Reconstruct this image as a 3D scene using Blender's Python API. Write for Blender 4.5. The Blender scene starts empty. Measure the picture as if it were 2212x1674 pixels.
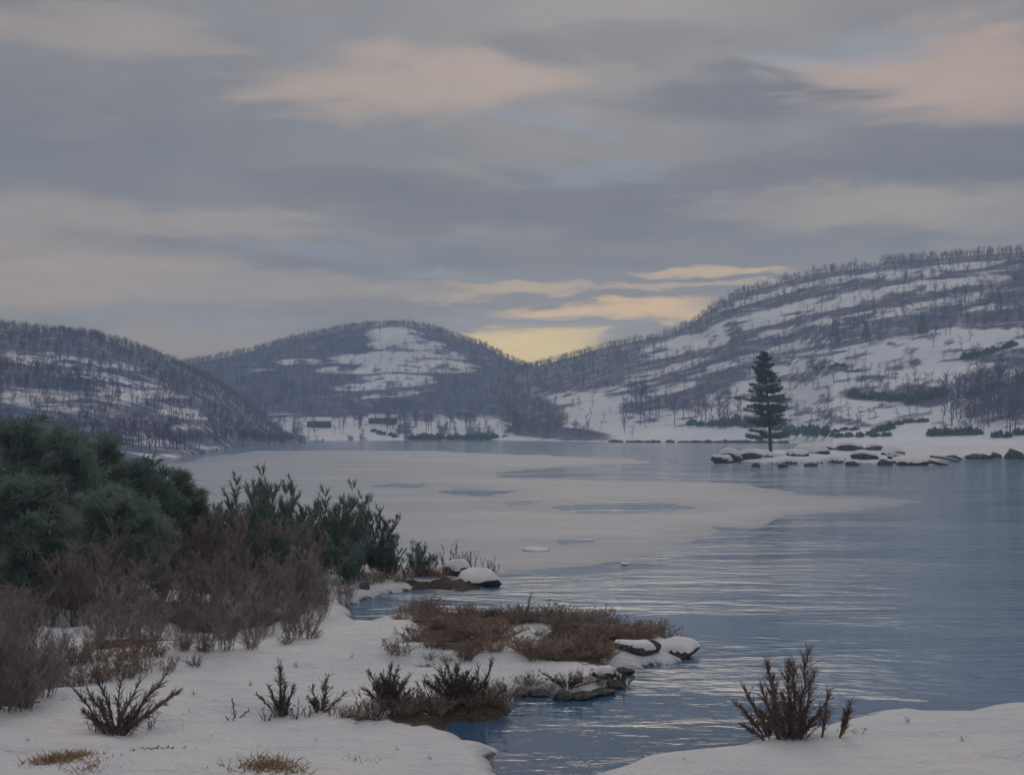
import bpy, math, random
import numpy as np
from math import radians, sin, cos, tan, atan, atan2, pi

# ------------------------------------------------------------------ camera, sky, sun, exposure
C = bpy.context.scene.collection
SC = bpy.context.scene
PW, PH, PF, HZ = 2212.0, 1674.0, 2670.0, 925.0     # picture width, height, focal length (px), horizon row
CAMH = 6.0
PITCH = atan((HZ - PH / 2) / PF)

cd = bpy.data.cameras.new('camera')
cam = bpy.data.objects.new('camera', cd); C.objects.link(cam)
cam.location = (0, 0, CAMH)
cam.rotation_euler = (pi / 2 + PITCH, 0, 0)
cd.sensor_width = 36.0; cd.lens = 36.0 * PF / PW
cd.clip_start = 0.1; cd.clip_end = 20000
SC.camera = cam
SC.view_settings.view_transform = 'Standard'
SC.view_settings.look = 'None'
SC.view_settings.exposure = 0.15
SC.view_settings.gamma = 1.0
SC.view_settings.use_curve_mapping = False
SC.cycles.max_bounces = 4
SC.cycles.diffuse_bounces = 3
SC.cycles.glossy_bounces = 2
SC.cycles.volume_bounces = 1
SC.cycles.use_denoising = True
SC.cycles.use_adaptive_sampling = True
SC.cycles.adaptive_threshold = 0.02

SUN_PX, SUN_EL = 1330.0, radians(31.0)
SUN_AZ = atan((SUN_PX - PW / 2) / PF)              # to the right of straight ahead (+Y)

def ray(px, py):
    xc = (px - PW / 2) / PF; yc = (PH / 2 - py) / PF
    return np.array([xc, cos(PITCH) - yc * sin(PITCH), sin(PITCH) + yc * cos(PITCH)])

def azel(px, py):
    d = ray(px, py)
    return atan2(d[0], d[1]), atan2(d[2], math.hypot(d[0], d[1]))

def lin(r, g, b):
    f = lambda c: (c / 255 / 12.92) if c <= 10 else ((c / 255 + 0.055) / 1.055) ** 2.4
    return (f(r), f(g), f(b), 1.0)

world = bpy.data.worlds.new('World'); SC.world = world; world.use_nodes = True
wt = world.node_tree; wn = wt.nodes; wl = wt.links
wn.clear()
class NB:
    """small node builder"""
    def __init__(s, tree): s.t = tree; s.n = tree.nodes; s.l = tree.links
    def put(s, sock, v):
        if hasattr(v, 'is_output'): s.l.new(v, sock)
        elif v is not None: sock.default_value = v
    def math(s, op, a, b=None, c=None, clamp=False):
        n = s.n.new('ShaderNodeMath'); n.operation = op; n.use_clamp = clamp
        s.put(n.inputs[0], a); s.put(n.inputs[1], b); s.put(n.inputs[2], c)
        return n.outputs[0]
    def mix(s, f, a, b, blend='MIX'):
        n = s.n.new('ShaderNodeMix'); n.data_type = 'RGBA'; n.blend_type = blend
        s.put(n.inputs[0], f); s.put(n.inputs[6], a); s.put(n.inputs[7], b)
        return n.outputs[2]
    def step(s, v, lo, hi):
        n = s.n.new('ShaderNodeMapRange'); n.interpolation_type = 'SMOOTHSTEP'
        s.put(n.inputs[0], v); n.inputs[1].default_value = lo; n.inputs[2].default_value = hi
        return n.outputs[0]
    def noise(s, vec, scale, detail=4, rough=0.5, dist=0.0):
        n = s.n.new('ShaderNodeTexNoise'); s.put(n.inputs['Vector'], vec)
        n.inputs['Scale'].default_value = scale; n.inputs['Detail'].default_value = detail
        n.inputs['Roughness'].default_value = rough; n.inputs['Distortion'].default_value = dist
        return n.outputs['Fac']
    def comb(s, x, y, z):
        n = s.n.new('ShaderNodeCombineXYZ')
        for i, v in enumerate((x, y, z)): s.put(n.inputs[i], v)
        return n.outputs[0]

def build_sky():
    b = NB(wt)
    tc = wn.new('ShaderNodeTexCoord')
    sp = wn.new('ShaderNodeSeparateXYZ'); wl.new(tc.outputs['Generated'], sp.inputs[0])
    x, y, z = sp.outputs
    az = b.math('ARCTAN2', x, y)
    el = b.math('MAXIMUM', b.math('ARCSINE', z), 0.0)
    # cloud-deck coordinates: a flat deck seen from below
    dz = b.math('ADD', b.math('MAXIMUM', z, 0.0), 0.10)
    deck = b.comb(b.math('DIVIDE', x, dz), b.math('DIVIDE', y, dz), 0.0)
    n_big = b.noise(deck, 0.55, 5, 0.55, 0.4)
    n_mid = b.noise(deck, 1.7, 5, 0.6, 0.3)
    strat = b.comb(b.math('MULTIPLY', az, 4.0), b.math('MULTIPLY', el, 26.0), 0.7)
    n_str = b.noise(strat, 1.0, 5, 0.55, 0.6)
    n_st2 = b.noise(b.comb(b.math('MULTIPLY', az, 9.0), b.math('MULTIPLY', el, 34.0), 3.1), 1.0, 4, 0.6, 0.3)
    # wobble for the edges of the cloud banks
    az2 = b.math('ADD', az, b.math('MULTIPLY', b.math('SUBTRACT', n_str, 0.5), 0.34))
    el2 = b.math('ADD', el, b.math('MULTIPLY', b.math('SUBTRACT', n_st2, 0.5), 0.052))
    G = lin(144, 138, 135); D = lin(112, 114, 122); L = lin(162, 150, 140)
    col = b.mix(b.step(n_big, 0.36, 0.66), D, G)
    col = b.mix(b.math('MULTIPLY', b.step(n_str, 0.55, 0.78), 0.55), col, L)
    col = b.mix(b.math('MULTIPLY', b.step(n_mid, 0.48, 0.72), 0.45), col, lin(124, 128, 137))
    # warmer and lighter towards the horizon
    n_fine = b.noise(deck, 4.2, 6, 0.62, 0.5)
    hor = b.math('MULTIPLY', b.step(el, 0.17, 0.0), 0.35)
    col = b.mix(hor, col, lin(172, 162, 150))
    PINK = lin(166, 150, 140); Y = lin(246, 216, 152); P = lin(214, 184, 148); P2 = lin(238, 198, 146); LP = lin(166, 152, 141)
    DK = lin(98, 101, 112); B = lin(130, 146, 164); GB = lin(146, 149, 156)
    blobs = [
        (480, 300, 520, 150, D, .55), (1250, 100, 330, 50, DK, .5), (1580, 205, 250, 62, DK, .85), (1180, 440, 560, 75, DK, .75),
        (700, 405, 300, 60, DK, .55), (1980, 330, 420, 55, DK, .6), (1650, 385, 300, 50, DK, .5),
        (890, 180, 300, 88, lin(176, 156, 142), .8), (2080, 165, 330, 115, lin(178, 155, 141), .9), (200, 70, 260, 70, LP, .55), (90, 480, 220, 60, LP, .7),
        (450, 480, 260, 36, LP, .6), (1930, 450, 420, 60, LP, .75), (170, 605, 340, 72, lin(184, 163, 144), .75), (620, 632, 330, 34, LP, .8),
        (420, 740, 260, 36, LP, .6), (1020, 625, 170, 26, P, .8), (930, 590, 130, 14, GB, .6), (1420, 622, 320, 13, P, .65),
        (1520, 578, 200, 17, P, .95), (1210, 770, 330, 62, Y, 1.0), (1130, 690, 200, 22, GB, .9), (1290, 676, 250, 21, P2, 1.0),
        (1260, 712, 220, 12, GB, .6), (400, 690, 300, 24, GB, .5),
        (1240, 262, 90, 26, B, .45), (1370, 378, 150, 34, B, .45), (1860, 115, 180, 52, B, .4), (690, 546, 200, 22, B, .4),
    ]
    pos = b.comb(az2, el2, 0.0)
    for (px, py, rx, ry, c, st) in blobs:
        a0, e0 = azel(px, py); ra = rx / PF; re = ry / PF
        q = wn.new('ShaderNodeVectorMath'); q.operation = 'MULTIPLY_ADD'; wl.new(pos, q.inputs[0])
        q.inputs[1].default_value = (1 / ra, 1 / re, 0); q.inputs[2].default_value = (-a0 / ra, -e0 / re, 0)
        d = wn.new('ShaderNodeVectorMath'); d.operation = 'DOT_PRODUCT'; wl.new(q.outputs[0], d.inputs[0]); wl.new(q.outputs[0], d.inputs[1])
        m = b.step(d.outputs['Value'], 1.35, 0.05); m.node.inputs[4].default_value = st
        col = b.mix(m, col, c)
    # an overcast deck is brightest overhead
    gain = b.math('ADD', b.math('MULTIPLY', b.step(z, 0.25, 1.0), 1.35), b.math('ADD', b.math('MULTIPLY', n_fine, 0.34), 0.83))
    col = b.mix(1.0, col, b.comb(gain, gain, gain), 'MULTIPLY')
    sky = wn.new('ShaderNodeTexSky'); sky.sky_type = 'NISHITA'; sky.sun_disc = False
    sky.sun_elevation = SUN_EL; sky.sun_rotation = SUN_AZ
    sky.altitude = 100; sky.air_density = 1.0; sky.dust_density = 2.0
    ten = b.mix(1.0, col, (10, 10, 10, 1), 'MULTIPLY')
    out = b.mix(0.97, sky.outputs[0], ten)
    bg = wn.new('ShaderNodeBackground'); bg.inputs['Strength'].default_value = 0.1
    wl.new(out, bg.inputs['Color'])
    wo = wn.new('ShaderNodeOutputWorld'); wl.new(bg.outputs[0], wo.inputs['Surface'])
build_sky()

sd_ = bpy.data.lights.new('sun', 'SUN'); sun = bpy.data.objects.new('sun', sd_); C.objects.link(sun)
sd_.energy = 0.5; sd_.angle = radians(27); sd_.color = (1.0, 0.80, 0.56)
sun.rotation_euler = (pi / 2 - SUN_EL, 0, pi - SUN_AZ)

# ------------------------------------------------------------------ helpers
def at(px, py, z=0.0):
    d = ray(px, py); t = (z - CAMH) / d[2]
    return np.array([d[0] * t, d[1] * t, z])

def project(P):
    P = np.asarray(P, float); v = P - np.array([0, 0, CAMH])
    fw = v[..., 1] * cos(PITCH) + v[..., 2] * sin(PITCH)
    up = -v[..., 1] * sin(PITCH) + v[..., 2] * cos(PITCH)
    return PW / 2 + PF * v[..., 0] / fw, PH / 2 - PF * up / fw

def _hash(ix, iy, seed):
    h = (ix * 374761393 + iy * 668265263 + seed * 1442695041) & 0x7fffffff
    h = ((h ^ (h >> 13)) * 1274126177) & 0x7fffffff
    return ((h ^ (h >> 16)) & 0xffff) / 65535.0

def vnoise(x, y, seed=0):
    x = np.asarray(x, float); y = np.asarray(y, float)
    ix = np.floor(x).astype(np.int64); iy = np.floor(y).astype(np.int64)
    fx = x - ix; fy = y - iy
    fx = fx * fx * (3 - 2 * fx); fy = fy * fy * (3 - 2 * fy)
    a = _hash(ix, iy, seed); b_ = _hash(ix + 1, iy, seed); c = _hash(ix, iy + 1, seed); d = _hash(ix + 1, iy + 1, seed)
    return (a * (1 - fx) + b_ * fx) * (1 - fy) + (c * (1 - fx) + d * fx) * fy

def fbm(x, y, seed=0, octaves=4):
    s = 0; a = 0.5; t = 0
    for o in range(octaves):
        s = s + a * vnoise(x * 2 ** o, y * 2 ** o, seed + o * 17); t += a; a *= 0.5
    return s / t

def sdist(poly, X, Y):
    """signed distance to a polygon, positive inside"""
    P = np.asarray(poly, float); n = len(P)
    d = np.full(X.shape, 1e18); inside = np.zeros(X.shape, bool)
    for i in range(n):
        ax, ay = P[i]; bx, by = P[(i + 1) % n]
        ex, ey = bx - ax, by - ay
        wx, wy = X - ax, Y - ay
        t = np.clip((wx * ex + wy * ey) / (ex * ex + ey * ey + 1e-12), 0, 1)
        d = np.minimum(d, (wx - t * ex) ** 2 + (wy - t * ey) ** 2)
        if ay != by:
            c = ((ay > Y) != (by > Y)) & (X < ex * (Y - ay) / ey + ax)
            inside ^= c
    d = np.sqrt(d)
    return np.where(inside, d, -d)

def sstep(a, b_, v):
    t = np.clip((v - a) / (b_ - a), 0, 1); return t * t * (3 - 2 * t)

def mesh(name, V, F, mat, smooth=False, attrs=None):
    """V (n,3), F (m,3) or (m,4) arrays -> mesh data"""
    V = np.asarray(V, np.float32); F = np.asarray(F, np.int32)
    me = bpy.data.meshes.new(name); k = F.shape[1]
    me.vertices.add(len(V)); me.vertices.foreach_set('co', V.ravel())
    me.loops.add(F.size); me.loops.foreach_set('vertex_index', F.ravel())
    me.polygons.add(len(F))
    me.polygons.foreach_set('loop_start', np.arange(0, F.size, k, dtype=np.int32))
    me.polygons.foreach_set('use_smooth', np.full(len(F), smooth))
    me.update(calc_edges=True); me.validate()
    for nm, arr in (attrs or {}).items():
        a = me.attributes.new(nm, 'FLOAT', 'POINT'); a.data.foreach_set('value', np.asarray(arr, np.float32).ravel())
    if mat: me.materials.append(mat)
    return me

def obj(name, me, parent=None, loc=None):
    o = bpy.data.objects.new(name, me); C.objects.link(o)
    if parent: o.parent = parent
    if loc is not None: o.location = tuple(float(v) for v in loc)
    return o

def tag(o, label=None, cat=None, group=None, kind=None):
    for k, v in (('label', label), ('category', cat), ('group', group), ('kind', kind)):
        if v: o[k] = v
    return o

def dup(o, parent=None):
    c = o.copy(); C.objects.link(c); c.parent = parent
    for ch in o.children: dup(ch, c)
    return c

class Geo:
    def __init__(s): s.V = []; s.F = []; s.n = 0
    def add(s, V, F):
        V = np.asarray(V, float); F = np.asarray(F, int)
        s.V.append(V); s.F.append(F + s.n); s.n += len(V)
    def tube(s, pts, r0, r1, sides=4, cap=True):
        pts = np.asarray(pts, float); n = len(pts)
        rr = np.linspace(r0, r1, n) if np.isscalar(r0) else np.asarray(r0)
        V = []
        for i in range(n):
            t = pts[min(i + 1, n - 1)] - pts[max(i - 1, 0)]; t = t / (np.linalg.norm(t) + 1e-9)
            a = np.cross(t, [0.31, 0.95, 0.05] if abs(t[2]) > .7 else [0, 0, 1.0]); a /= np.linalg.norm(a) + 1e-9
            b_ = np.cross(t, a)
            for k in range(sides):
                w = 2 * pi * k / sides
                V.append(pts[i] + rr[i] * (cos(w) * a + sin(w) * b_))
        F = []
        for i in range(n - 1):
            for k in range(sides):
                p = i * sides + k; q = i * sides + (k + 1) % sides
                F.append((p, q, q + sides)); F.append((p, q + sides, p + sides))
        if cap:
            V.append(pts[-1]); e = len(V) - 1; m = (n - 1) * sides
            for k in range(sides): F.append((m + k, m + (k + 1) % sides, e))
        s.add(V, F)
    def blades(s, P, D, L, Wd, rng):
        """thin triangles from points P along directions D"""
        P = np.asarray(P, float); D = np.asarray(D, float); n = len(P)
        D = D / (np.linalg.norm(D, axis=1, keepdims=True) + 1e-9)
        R = rng.normal(size=(n, 3)); S = np.cross(D, R); S /= np.linalg.norm(S, axis=1, keepdims=True) + 1e-9
        L = np.broadcast_to(L, (n,))[:, None]; Wd = np.broadcast_to(Wd, (n,))[:, None]
        V = np.stack([P - S * Wd / 2, P + S * Wd / 2, P + D * L], 1).reshape(-1, 3)
        s.add(V, np.arange(3 * n).reshape(-1, 3))
    def arrays(s): return np.concatenate(s.V), np.concatenate(s.F)
    def mesh(s, name, mat, smooth=False):
        V, F = s.arrays(); return mesh(name, V, F, mat, smooth)

# ------------------------------------------------------------------ materials
def material(name):
    m = bpy.data.materials.new(name); m.use_nodes = True
    nt = m.node_tree; b = NB(nt); p = nt.nodes['Principled BSDF']
    return m, b, p

def coords(b, kind='Object'):
    return b.n.new('ShaderNodeTexCoord').outputs[kind]

def mat_simple(name, c1, c2, scale=3.0, rough=0.85, bump=0.0, rand=0.25, spec=0.2, detail=4, thin=0.0):
    m, b, p = material(name)
    co = coords(b)
    n = b.noise(co, scale, detail, 0.6)
    col = b.mix(b.step(n, .3, .7), (*c1, 1), (*c2, 1))
    oi = b.n.new('ShaderNodeObjectInfo')
    g = b.math('ADD', b.math('MULTIPLY', oi.outputs['Random'], rand), 1 - rand / 2)
    col = b.mix(1.0, col, b.comb(g, g, g), 'MULTIPLY')
    b.put(p.inputs['Base Color'], col); p.inputs['Roughness'].default_value = rough
    p.inputs['Specular IOR Level'].default_value = spec
    if thin:                                       # light passes through needles and fine sprays
        tl = b.n.new('ShaderNodeBsdfTranslucent'); b.put(tl.inputs['Color'], col)
        mx = b.n.new('ShaderNodeMixShader'); mx.inputs[0].default_value = thin
        out = [n_ for n_ in b.n if n_.type == 'OUTPUT_MATERIAL'][0]
        b.l.new(p.outputs[0], mx.inputs[1]); b.l.new(tl.outputs[0], mx.inputs[2]); b.l.new(mx.outputs[0], out.inputs['Surface'])
    if bump:
        bn = b.n.new('ShaderNodeBump'); bn.inputs['Strength'].default_value = bump; bn.inputs['Distance'].default_value = 0.05
        b.put(bn.inputs['Height'], b.noise(co, scale * 4, 4)); b.put(p.inputs['Normal'], bn.outputs[0])
    return m

def attr(b, name):
    n = b.n.new('ShaderNodeAttribute'); n.attribute_name = name; return n.outputs['Fac']

def mat_hill(name, w1, w2):
    """snow with a cover of leaf litter and undergrowth, tinted haze blue, where the woods stand"""
    m, b, p = material(name)
    co = coords(b)
    n1 = b.noise(co, 0.05, 5, 0.6); n2 = b.noise(co, 0.35, 4, 0.65)
    mp = b.n.new('ShaderNodeMapping'); b.put(mp.inputs[0], co); mp.inputs['Scale'].default_value = (.05, .12, .22)
    n3 = b.noise(mp.outputs[0], 1.0, 5, 0.65, .4)
    f = b.math('ADD', attr(b, 'wood'), b.math('MULTIPLY', b.math('SUBTRACT', n2, 0.5), 0.55))
    f = b.math('ADD', f, b.math('MULTIPLY', b.math('SUBTRACT', n3, 0.5), 2.1))
    f = b.step(f, 0.18, 0.92)
    litter = b.mix(b.step(n1, .35, .65), (*w1, 1), (*w2, 1))  # litter colours have the blue of distant haze painted in
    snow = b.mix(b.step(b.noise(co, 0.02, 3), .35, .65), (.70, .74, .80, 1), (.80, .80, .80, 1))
    b.put(p.inputs['Base Color'], b.mix(f, snow, litter))
    p.inputs['Roughness'].default_value = 0.85; p.inputs['Specular IOR Level'].default_value = 0.15
    bn = b.n.new('ShaderNodeBump'); bn.inputs['Strength'].default_value = 0.5; bn.inputs['Distance'].default_value = 1.0
    b.put(bn.inputs['Height'], n2); b.put(p.inputs['Normal'], bn.outputs[0])
    return m

def mat_shore():
    m, b, p = material('shore_snow')
    co = coords(b)
    n1 = b.noise(co, 0.5, 5, 0.6); n2 = b.noise(co, 3.0, 5, 0.65); n3 = b.noise(co, 14.0, 4, 0.6)
    snow = b.mix(b.step(n1, .35, .65), (.70, .715, .74, 1), (.77, .76, .755, 1))
    n4 = b.noise(co, 0.22, 4, 0.6)
    snow = b.mix(b.math('MULTIPLY', b.step(n4, .45, .7), .6), snow, (.56, .625, .68, 1))
    snow = b.mix(b.math('MULTIPLY', b.step(n2, .55, .8), .35), snow, (.64, .605, .605, 1))
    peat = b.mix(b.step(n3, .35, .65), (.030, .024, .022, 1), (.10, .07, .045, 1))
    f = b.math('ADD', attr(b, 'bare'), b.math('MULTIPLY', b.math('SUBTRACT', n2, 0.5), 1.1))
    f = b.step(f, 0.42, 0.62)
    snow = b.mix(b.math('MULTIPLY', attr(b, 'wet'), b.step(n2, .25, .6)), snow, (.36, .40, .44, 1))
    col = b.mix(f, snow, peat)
    b.put(p.inputs['Base Color'], col); p.inputs['Roughness'].default_value = 0.8
    p.inputs['Specular IOR Level'].default_value = 0.2
    bn = b.n.new('ShaderNodeBump'); bn.inputs['Strength'].default_value = 0.8; bn.inputs['Distance'].default_value = 0.22
    mp = b.n.new('ShaderNodeMapping'); b.put(mp.inputs[0], co); mp.inputs['Scale'].default_value = (.5, 1.6, 1)
    n5 = b.noise(mp.outputs[0], 1.1, 5, 0.6, .5)
    h = b.math('ADD', b.math('ADD', n2, b.math('MULTIPLY', n3, 0.25)), b.math('MULTIPLY', n5, 1.6))
    b.put(bn.inputs['Height'], h); b.put(p.inputs['Normal'], bn.outputs[0])
    return m

def mat_ice():
    m, b, p = material('lake_ice')
    co = coords(b)
    mp = b.n.new('ShaderNodeMapping'); b.put(mp.inputs[0], co); mp.inputs['Scale'].default_value = (0.35, 1.0, 1.0)
    n1 = b.noise(mp.outputs[0], 0.09, 5, 0.6); n2 = b.noise(mp.outputs[0], 0.7, 5, 0.65)
    col = b.mix(b.step(n1, .35, .65), (.245, .30, .38, 1), (.335, .37, .43, 1))
    col = b.mix(b.math('MULTIPLY', b.step(n2, .45, .7), .5), col, (.23, .28, .355, 1))
    col = b.mix(b.math('MULTIPLY', b.math('MULTIPLY', attr(b, 'thin'), b.step(n2, .25, .6)), .75), col, (.17, .235, .32, 1))
    b.put(p.inputs['Base Color'], col); p.inputs['Roughness'].default_value = 0.55
    p.inputs['Specular IOR Level'].default_value = 0.25
    bn = b.n.new('ShaderNodeBump'); bn.inputs['Strength'].default_value = 0.25; bn.inputs['Distance'].default_value = 0.1
    b.put(bn.inputs['Height'], n2); b.put(p.inputs['Normal'], bn.outputs[0])
    return m

def mat_water():
    m, b, p = material('lake_water')
    co = coords(b)
    def mapped(sx, sy, rot=0):
        mp = b.n.new('ShaderNodeMapping'); b.put(mp.inputs[0], co)
        mp.inputs['Scale'].default_value = (sx, sy, 1); mp.inputs['Rotation'].default_value = (0, 0, rot)
        return mp.outputs[0]
    wind = b.noise(mapped(0.05, 0.15, 0.04), 1.0, 5, 0.6, 0.6)
    rip = b.noise(mapped(1.4, 3.0, 0.06), 1.0, 4, 0.6, 0.6)
    swell = b.noise(mapped(0.34, 0.85, -0.05), 1.0, 4, 0.55, 0.5)
    h = b.math('ADD', b.math('MULTIPLY', rip, 0.05), b.math('MULTIPLY', swell, 0.16))
    h = b.math('MULTIPLY', h, b.math('ADD', b.math('MULTIPLY', b.step(wind, .35, .65), 0.9), 0.25))
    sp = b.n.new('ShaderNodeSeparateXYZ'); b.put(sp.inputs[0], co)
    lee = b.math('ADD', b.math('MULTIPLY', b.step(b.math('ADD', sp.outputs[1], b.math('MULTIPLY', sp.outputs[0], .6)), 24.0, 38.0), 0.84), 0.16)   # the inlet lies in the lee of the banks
    h = b.math('MULTIPLY', h, lee)
    bn = b.n.new('ShaderNodeBump'); bn.inputs['Strength'].default_value = 0.9; bn.inputs['Distance'].default_value = 1.0
    b.put(bn.inputs['Height'], h); b.put(p.inputs['Normal'], bn.outputs[0])
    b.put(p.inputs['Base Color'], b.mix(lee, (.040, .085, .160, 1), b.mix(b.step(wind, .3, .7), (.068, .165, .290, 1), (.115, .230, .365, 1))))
    b.put(p.inputs['Roughness'], b.math('MULTIPLY', b.math('ADD', b.math('MULTIPLY', wind, 0.13), 0.04), lee))
    p.inputs['IOR'].default_value = 1.333
    return m

M = dict(
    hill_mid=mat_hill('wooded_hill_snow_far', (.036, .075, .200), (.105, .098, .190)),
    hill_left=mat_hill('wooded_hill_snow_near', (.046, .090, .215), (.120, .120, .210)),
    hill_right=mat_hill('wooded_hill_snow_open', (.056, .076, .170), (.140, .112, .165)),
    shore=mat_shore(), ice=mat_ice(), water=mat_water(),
    bark_far=mat_simple('bare_tree_bark_hazed', (.068, .084, .180), (.150, .132, .205), 0.6, rand=.35),  # bark colour carries a painted blue haze tint
    bark=mat_simple('pine_bark', (.060, .055, .055), (.110, .095, .085), 4.0, bump=.5),
    twig=mat_simple('alder_twigs', (.20, .165, .165), (.40, .335, .325), 1.3, rand=.5, thin=.25),
    heath=mat_simple('heath_twigs', (.25, .185, .165), (.46, .36, .28), 2.0, rand=.7, thin=.25),
    stem=mat_simple('dark_stems', (.085, .064, .062), (.155, .118, .110), 5.0, rand=.25),
    redstem=mat_simple('red_brown_stems', (.115, .072, .064), (.190, .125, .105), 5.0, rand=.2),
    needle=mat_simple('needles', (.13, .20, .175), (.29, .37, .32), 1.0, rand=.35, thin=.4),
    needle_dark=mat_simple('pine_needles', (.060, .150, .130), (.140, .240, .205), 0.5, rand=.2, thin=.45),
    juniper=mat_simple('grey_green_sprays', (.115, .175, .150), (.23, .29, .25), 1.4, rand=.35, thin=.35),
    straw=mat_simple('dry_grass', (.24, .155, .070), (.40, .285, .140), 6.0, rand=.3),
    rock=mat_simple('shore_rock', (.040, .044, .046), (.120, .118, .112), 2.5, bump=.8, rand=.3),
    snowcap=mat_simple('fresh_snow', (.67, .68, .70), (.74, .73, .73), 2.0, bump=.25, rand=.04),
    teal=mat_simple('dark_teal_boards', (.035, .062, .070), (.050, .082, .090), 0.8, rand=.1),
    glass=mat_simple('dark_window_glass', (.02, .025, .03), (.03, .035, .04), 1.0, rough=.15, spec=.5),
    trim=mat_simple('weathered_trim', (.25, .24, .22), (.33, .31, .28), 1.0),
)

# ------------------------------------------------------------------ lake
V = [(-1500, -60, 0), (1500, -60, 0), (1500, 1300, 0), (-1500, 1300, 0)]
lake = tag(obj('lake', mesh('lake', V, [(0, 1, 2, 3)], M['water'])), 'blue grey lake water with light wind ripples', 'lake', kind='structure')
# bed of the lake
V = [(-1500, -60, -1.2), (1500, -60, -1.2), (1500, 1300, -1.2), (-1500, 1300, -1.2)]
tag(obj('ground', mesh('ground', V, [(0, 1, 2, 3)], M['rock'])), 'stony bed under the lake', 'ground', kind='structure')

# ------------------------------------------------------------------ hills
def interp(pts, x):
    p = np.asarray(pts, float); return np.interp(x, p[:, 0], p[:, 1])

def ell(px, py, lst):
    """largest of soft ellipses (cx, cy, rx, ry, tilt deg, strength)"""
    m = np.zeros(np.shape(px))
    for (cx, cy, rx, ry, a, s) in lst:
        ca, sa = cos(radians(a)), sin(radians(a))
        u = ((px - cx) * ca + (py - cy) * sa) / rx; v = (-(px - cx) * sa + (py - cy) * ca) / ry
        m = np.maximum(m, s * sstep(1.3, 0.45, u * u + v * v))
    return m

class Hill:
    def __init__(s, name, sky, shore, ridge, px0, px1, tree_h, seed, wood, shape=0.5, relief=5.0, ncol=300, nrow=170):
        s.name = name; s.wood = wood; s.seed = seed; s.px0, s.px1 = px0, px1
        s.px = np.linspace(px0, px1, ncol); s.t = np.linspace(-0.03, 1.55, nrow)
        c, t = np.meshgrid(s.px, s.t)
        Ys = interp(shore, c); Yr = interp(ridge, c)
        Yv = Ys + (Yr - Ys) * t
        X = Yv * (c - PW / 2) / PF
        skyp = interp(sky, c)
        Zr = CAMH + Yr * (HZ - skyp) / PF - tree_h
        f = shape * t + (1 - shape) * sstep(0, 1, t)
        back = np.maximum(t - 1, 0)
        f = np.where(t > 1, 1 - 0.25 * back - 1.4 * back ** 2, f)
        n = fbm(X / 90, Yv / 120, seed, 4) - 0.5
        n2 = fbm(X / 26, Yv / 34, seed + 5, 4) - 0.5
        env = np.clip(t * 4, 0, 1) * (1 - 0.75 * sstep(.7, 1, t) * (t <= 1.05))
        Z = Zr * f + env * (n * relief * 4 + n2 * relief) + 0.5 * sstep(0, 0.02, t)
        Z = np.where(t < 0, t * 25 - 0.15, Z)
        s.X, s.Y, s.Z, s.T = X, Yv, Z, t
        s.qx, s.qy = project(np.stack([X, Yv, Z], -1))
        wv = wood(s.qx, s.qy, t)
        s.W = wv
    def build(s, mat, label):
        nr, nc = s.X.shape
        i = np.arange(nr * nc).reshape(nr, nc)
        F = np.stack([i[:-1, :-1], i[:-1, 1:], i[1:, 1:], i[1:, :-1]], -1).reshape(-1, 4)
        V = np.stack([s.X, s.Y, s.Z], -1).reshape(-1, 3)
        o = obj(s.name, mesh(s.name, V, F, mat, True, {'wood': s.W}))
        return tag(o, label, 'hill', kind='structure')
    def at(s, px, py):
        """the point of the front slope seen at a pixel"""
        j = int(round((px - s.px0) / (s.px1 - s.px0) * (len(s.px) - 1))); j = min(max(j, 0), len(s.px) - 1)
        k = np.where((s.T[:, j] >= 0.0) & (s.T[:, j] <= 1.0))[0]
        q = s.qy[k, j]
        i = k[int(np.argmin(np.abs(q - py)))]
        return np.array([s.Y[i, j] * (px - PW / 2) / PF, s.Y[i, j], s.Z[i, j]])
    def surf(s, px, t):
        fi = (t + 0.03) / 1.58 * (len(s.t) - 1); fj = (px - s.px0) / (s.px1 - s.px0) * (len(s.px) - 1)
        i = np.clip(fi.astype(int), 0, len(s.t) - 2); j = np.clip(fj.astype(int), 0, len(s.px) - 2)
        a = fi - i; b_ = fj - j
        def g(A): return (A[i, j] * (1 - a) + A[i + 1, j] * a) * (1 - b_) + (A[i, j + 1] * (1 - a) + A[i + 1, j + 1] * a) * b_
        return g(s.X), g(s.Y), g(s.Z), g(s.W)

def streak(px, py, sx, sy, seed, tilt=0.0):
    return fbm((px + py * tilt) / sx, (py - px * tilt) / sy, seed, 4)

def wood_mid(px, py, t):
    snow = ell(px, py, [(850, 722, 62, 16, 0, 1), (880, 745, 90, 13, 0, 1), (810, 772, 110, 13, -3, 1), (900, 790, 130, 15, 0, .95), (770, 800, 90, 9, 0, .9),
                        (910, 765, 90, 9, 0, .8), (830, 832, 120, 10, -4, .85), (860, 816, 90, 8, 0, .9), (650, 782, 55, 9, 0, .7), (950, 800, 90, 8, 0, .6),
                        (850, 852, 90, 6, -6, .7), (1000, 772, 70, 6, 0, .5), (560, 800, 40, 5, 0, .4)])
    n = streak(px, py, 34, 6.5, 3)
    w = 1 - snow * sstep(.25, .58, n + .06)
    foot = sstep(888, 916, py + 14 * (streak(px, py, 30, 60, 9) - .5)) * sstep(480, 640, px + 50 * (streak(px, py, 50, 8, 10) - .5)) * sstep(1145, 1080, px)
    w = w * (1 - .95 * foot * sstep(.22, .55, streak(px, py, 12, 30, 8)))
    return w

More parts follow.
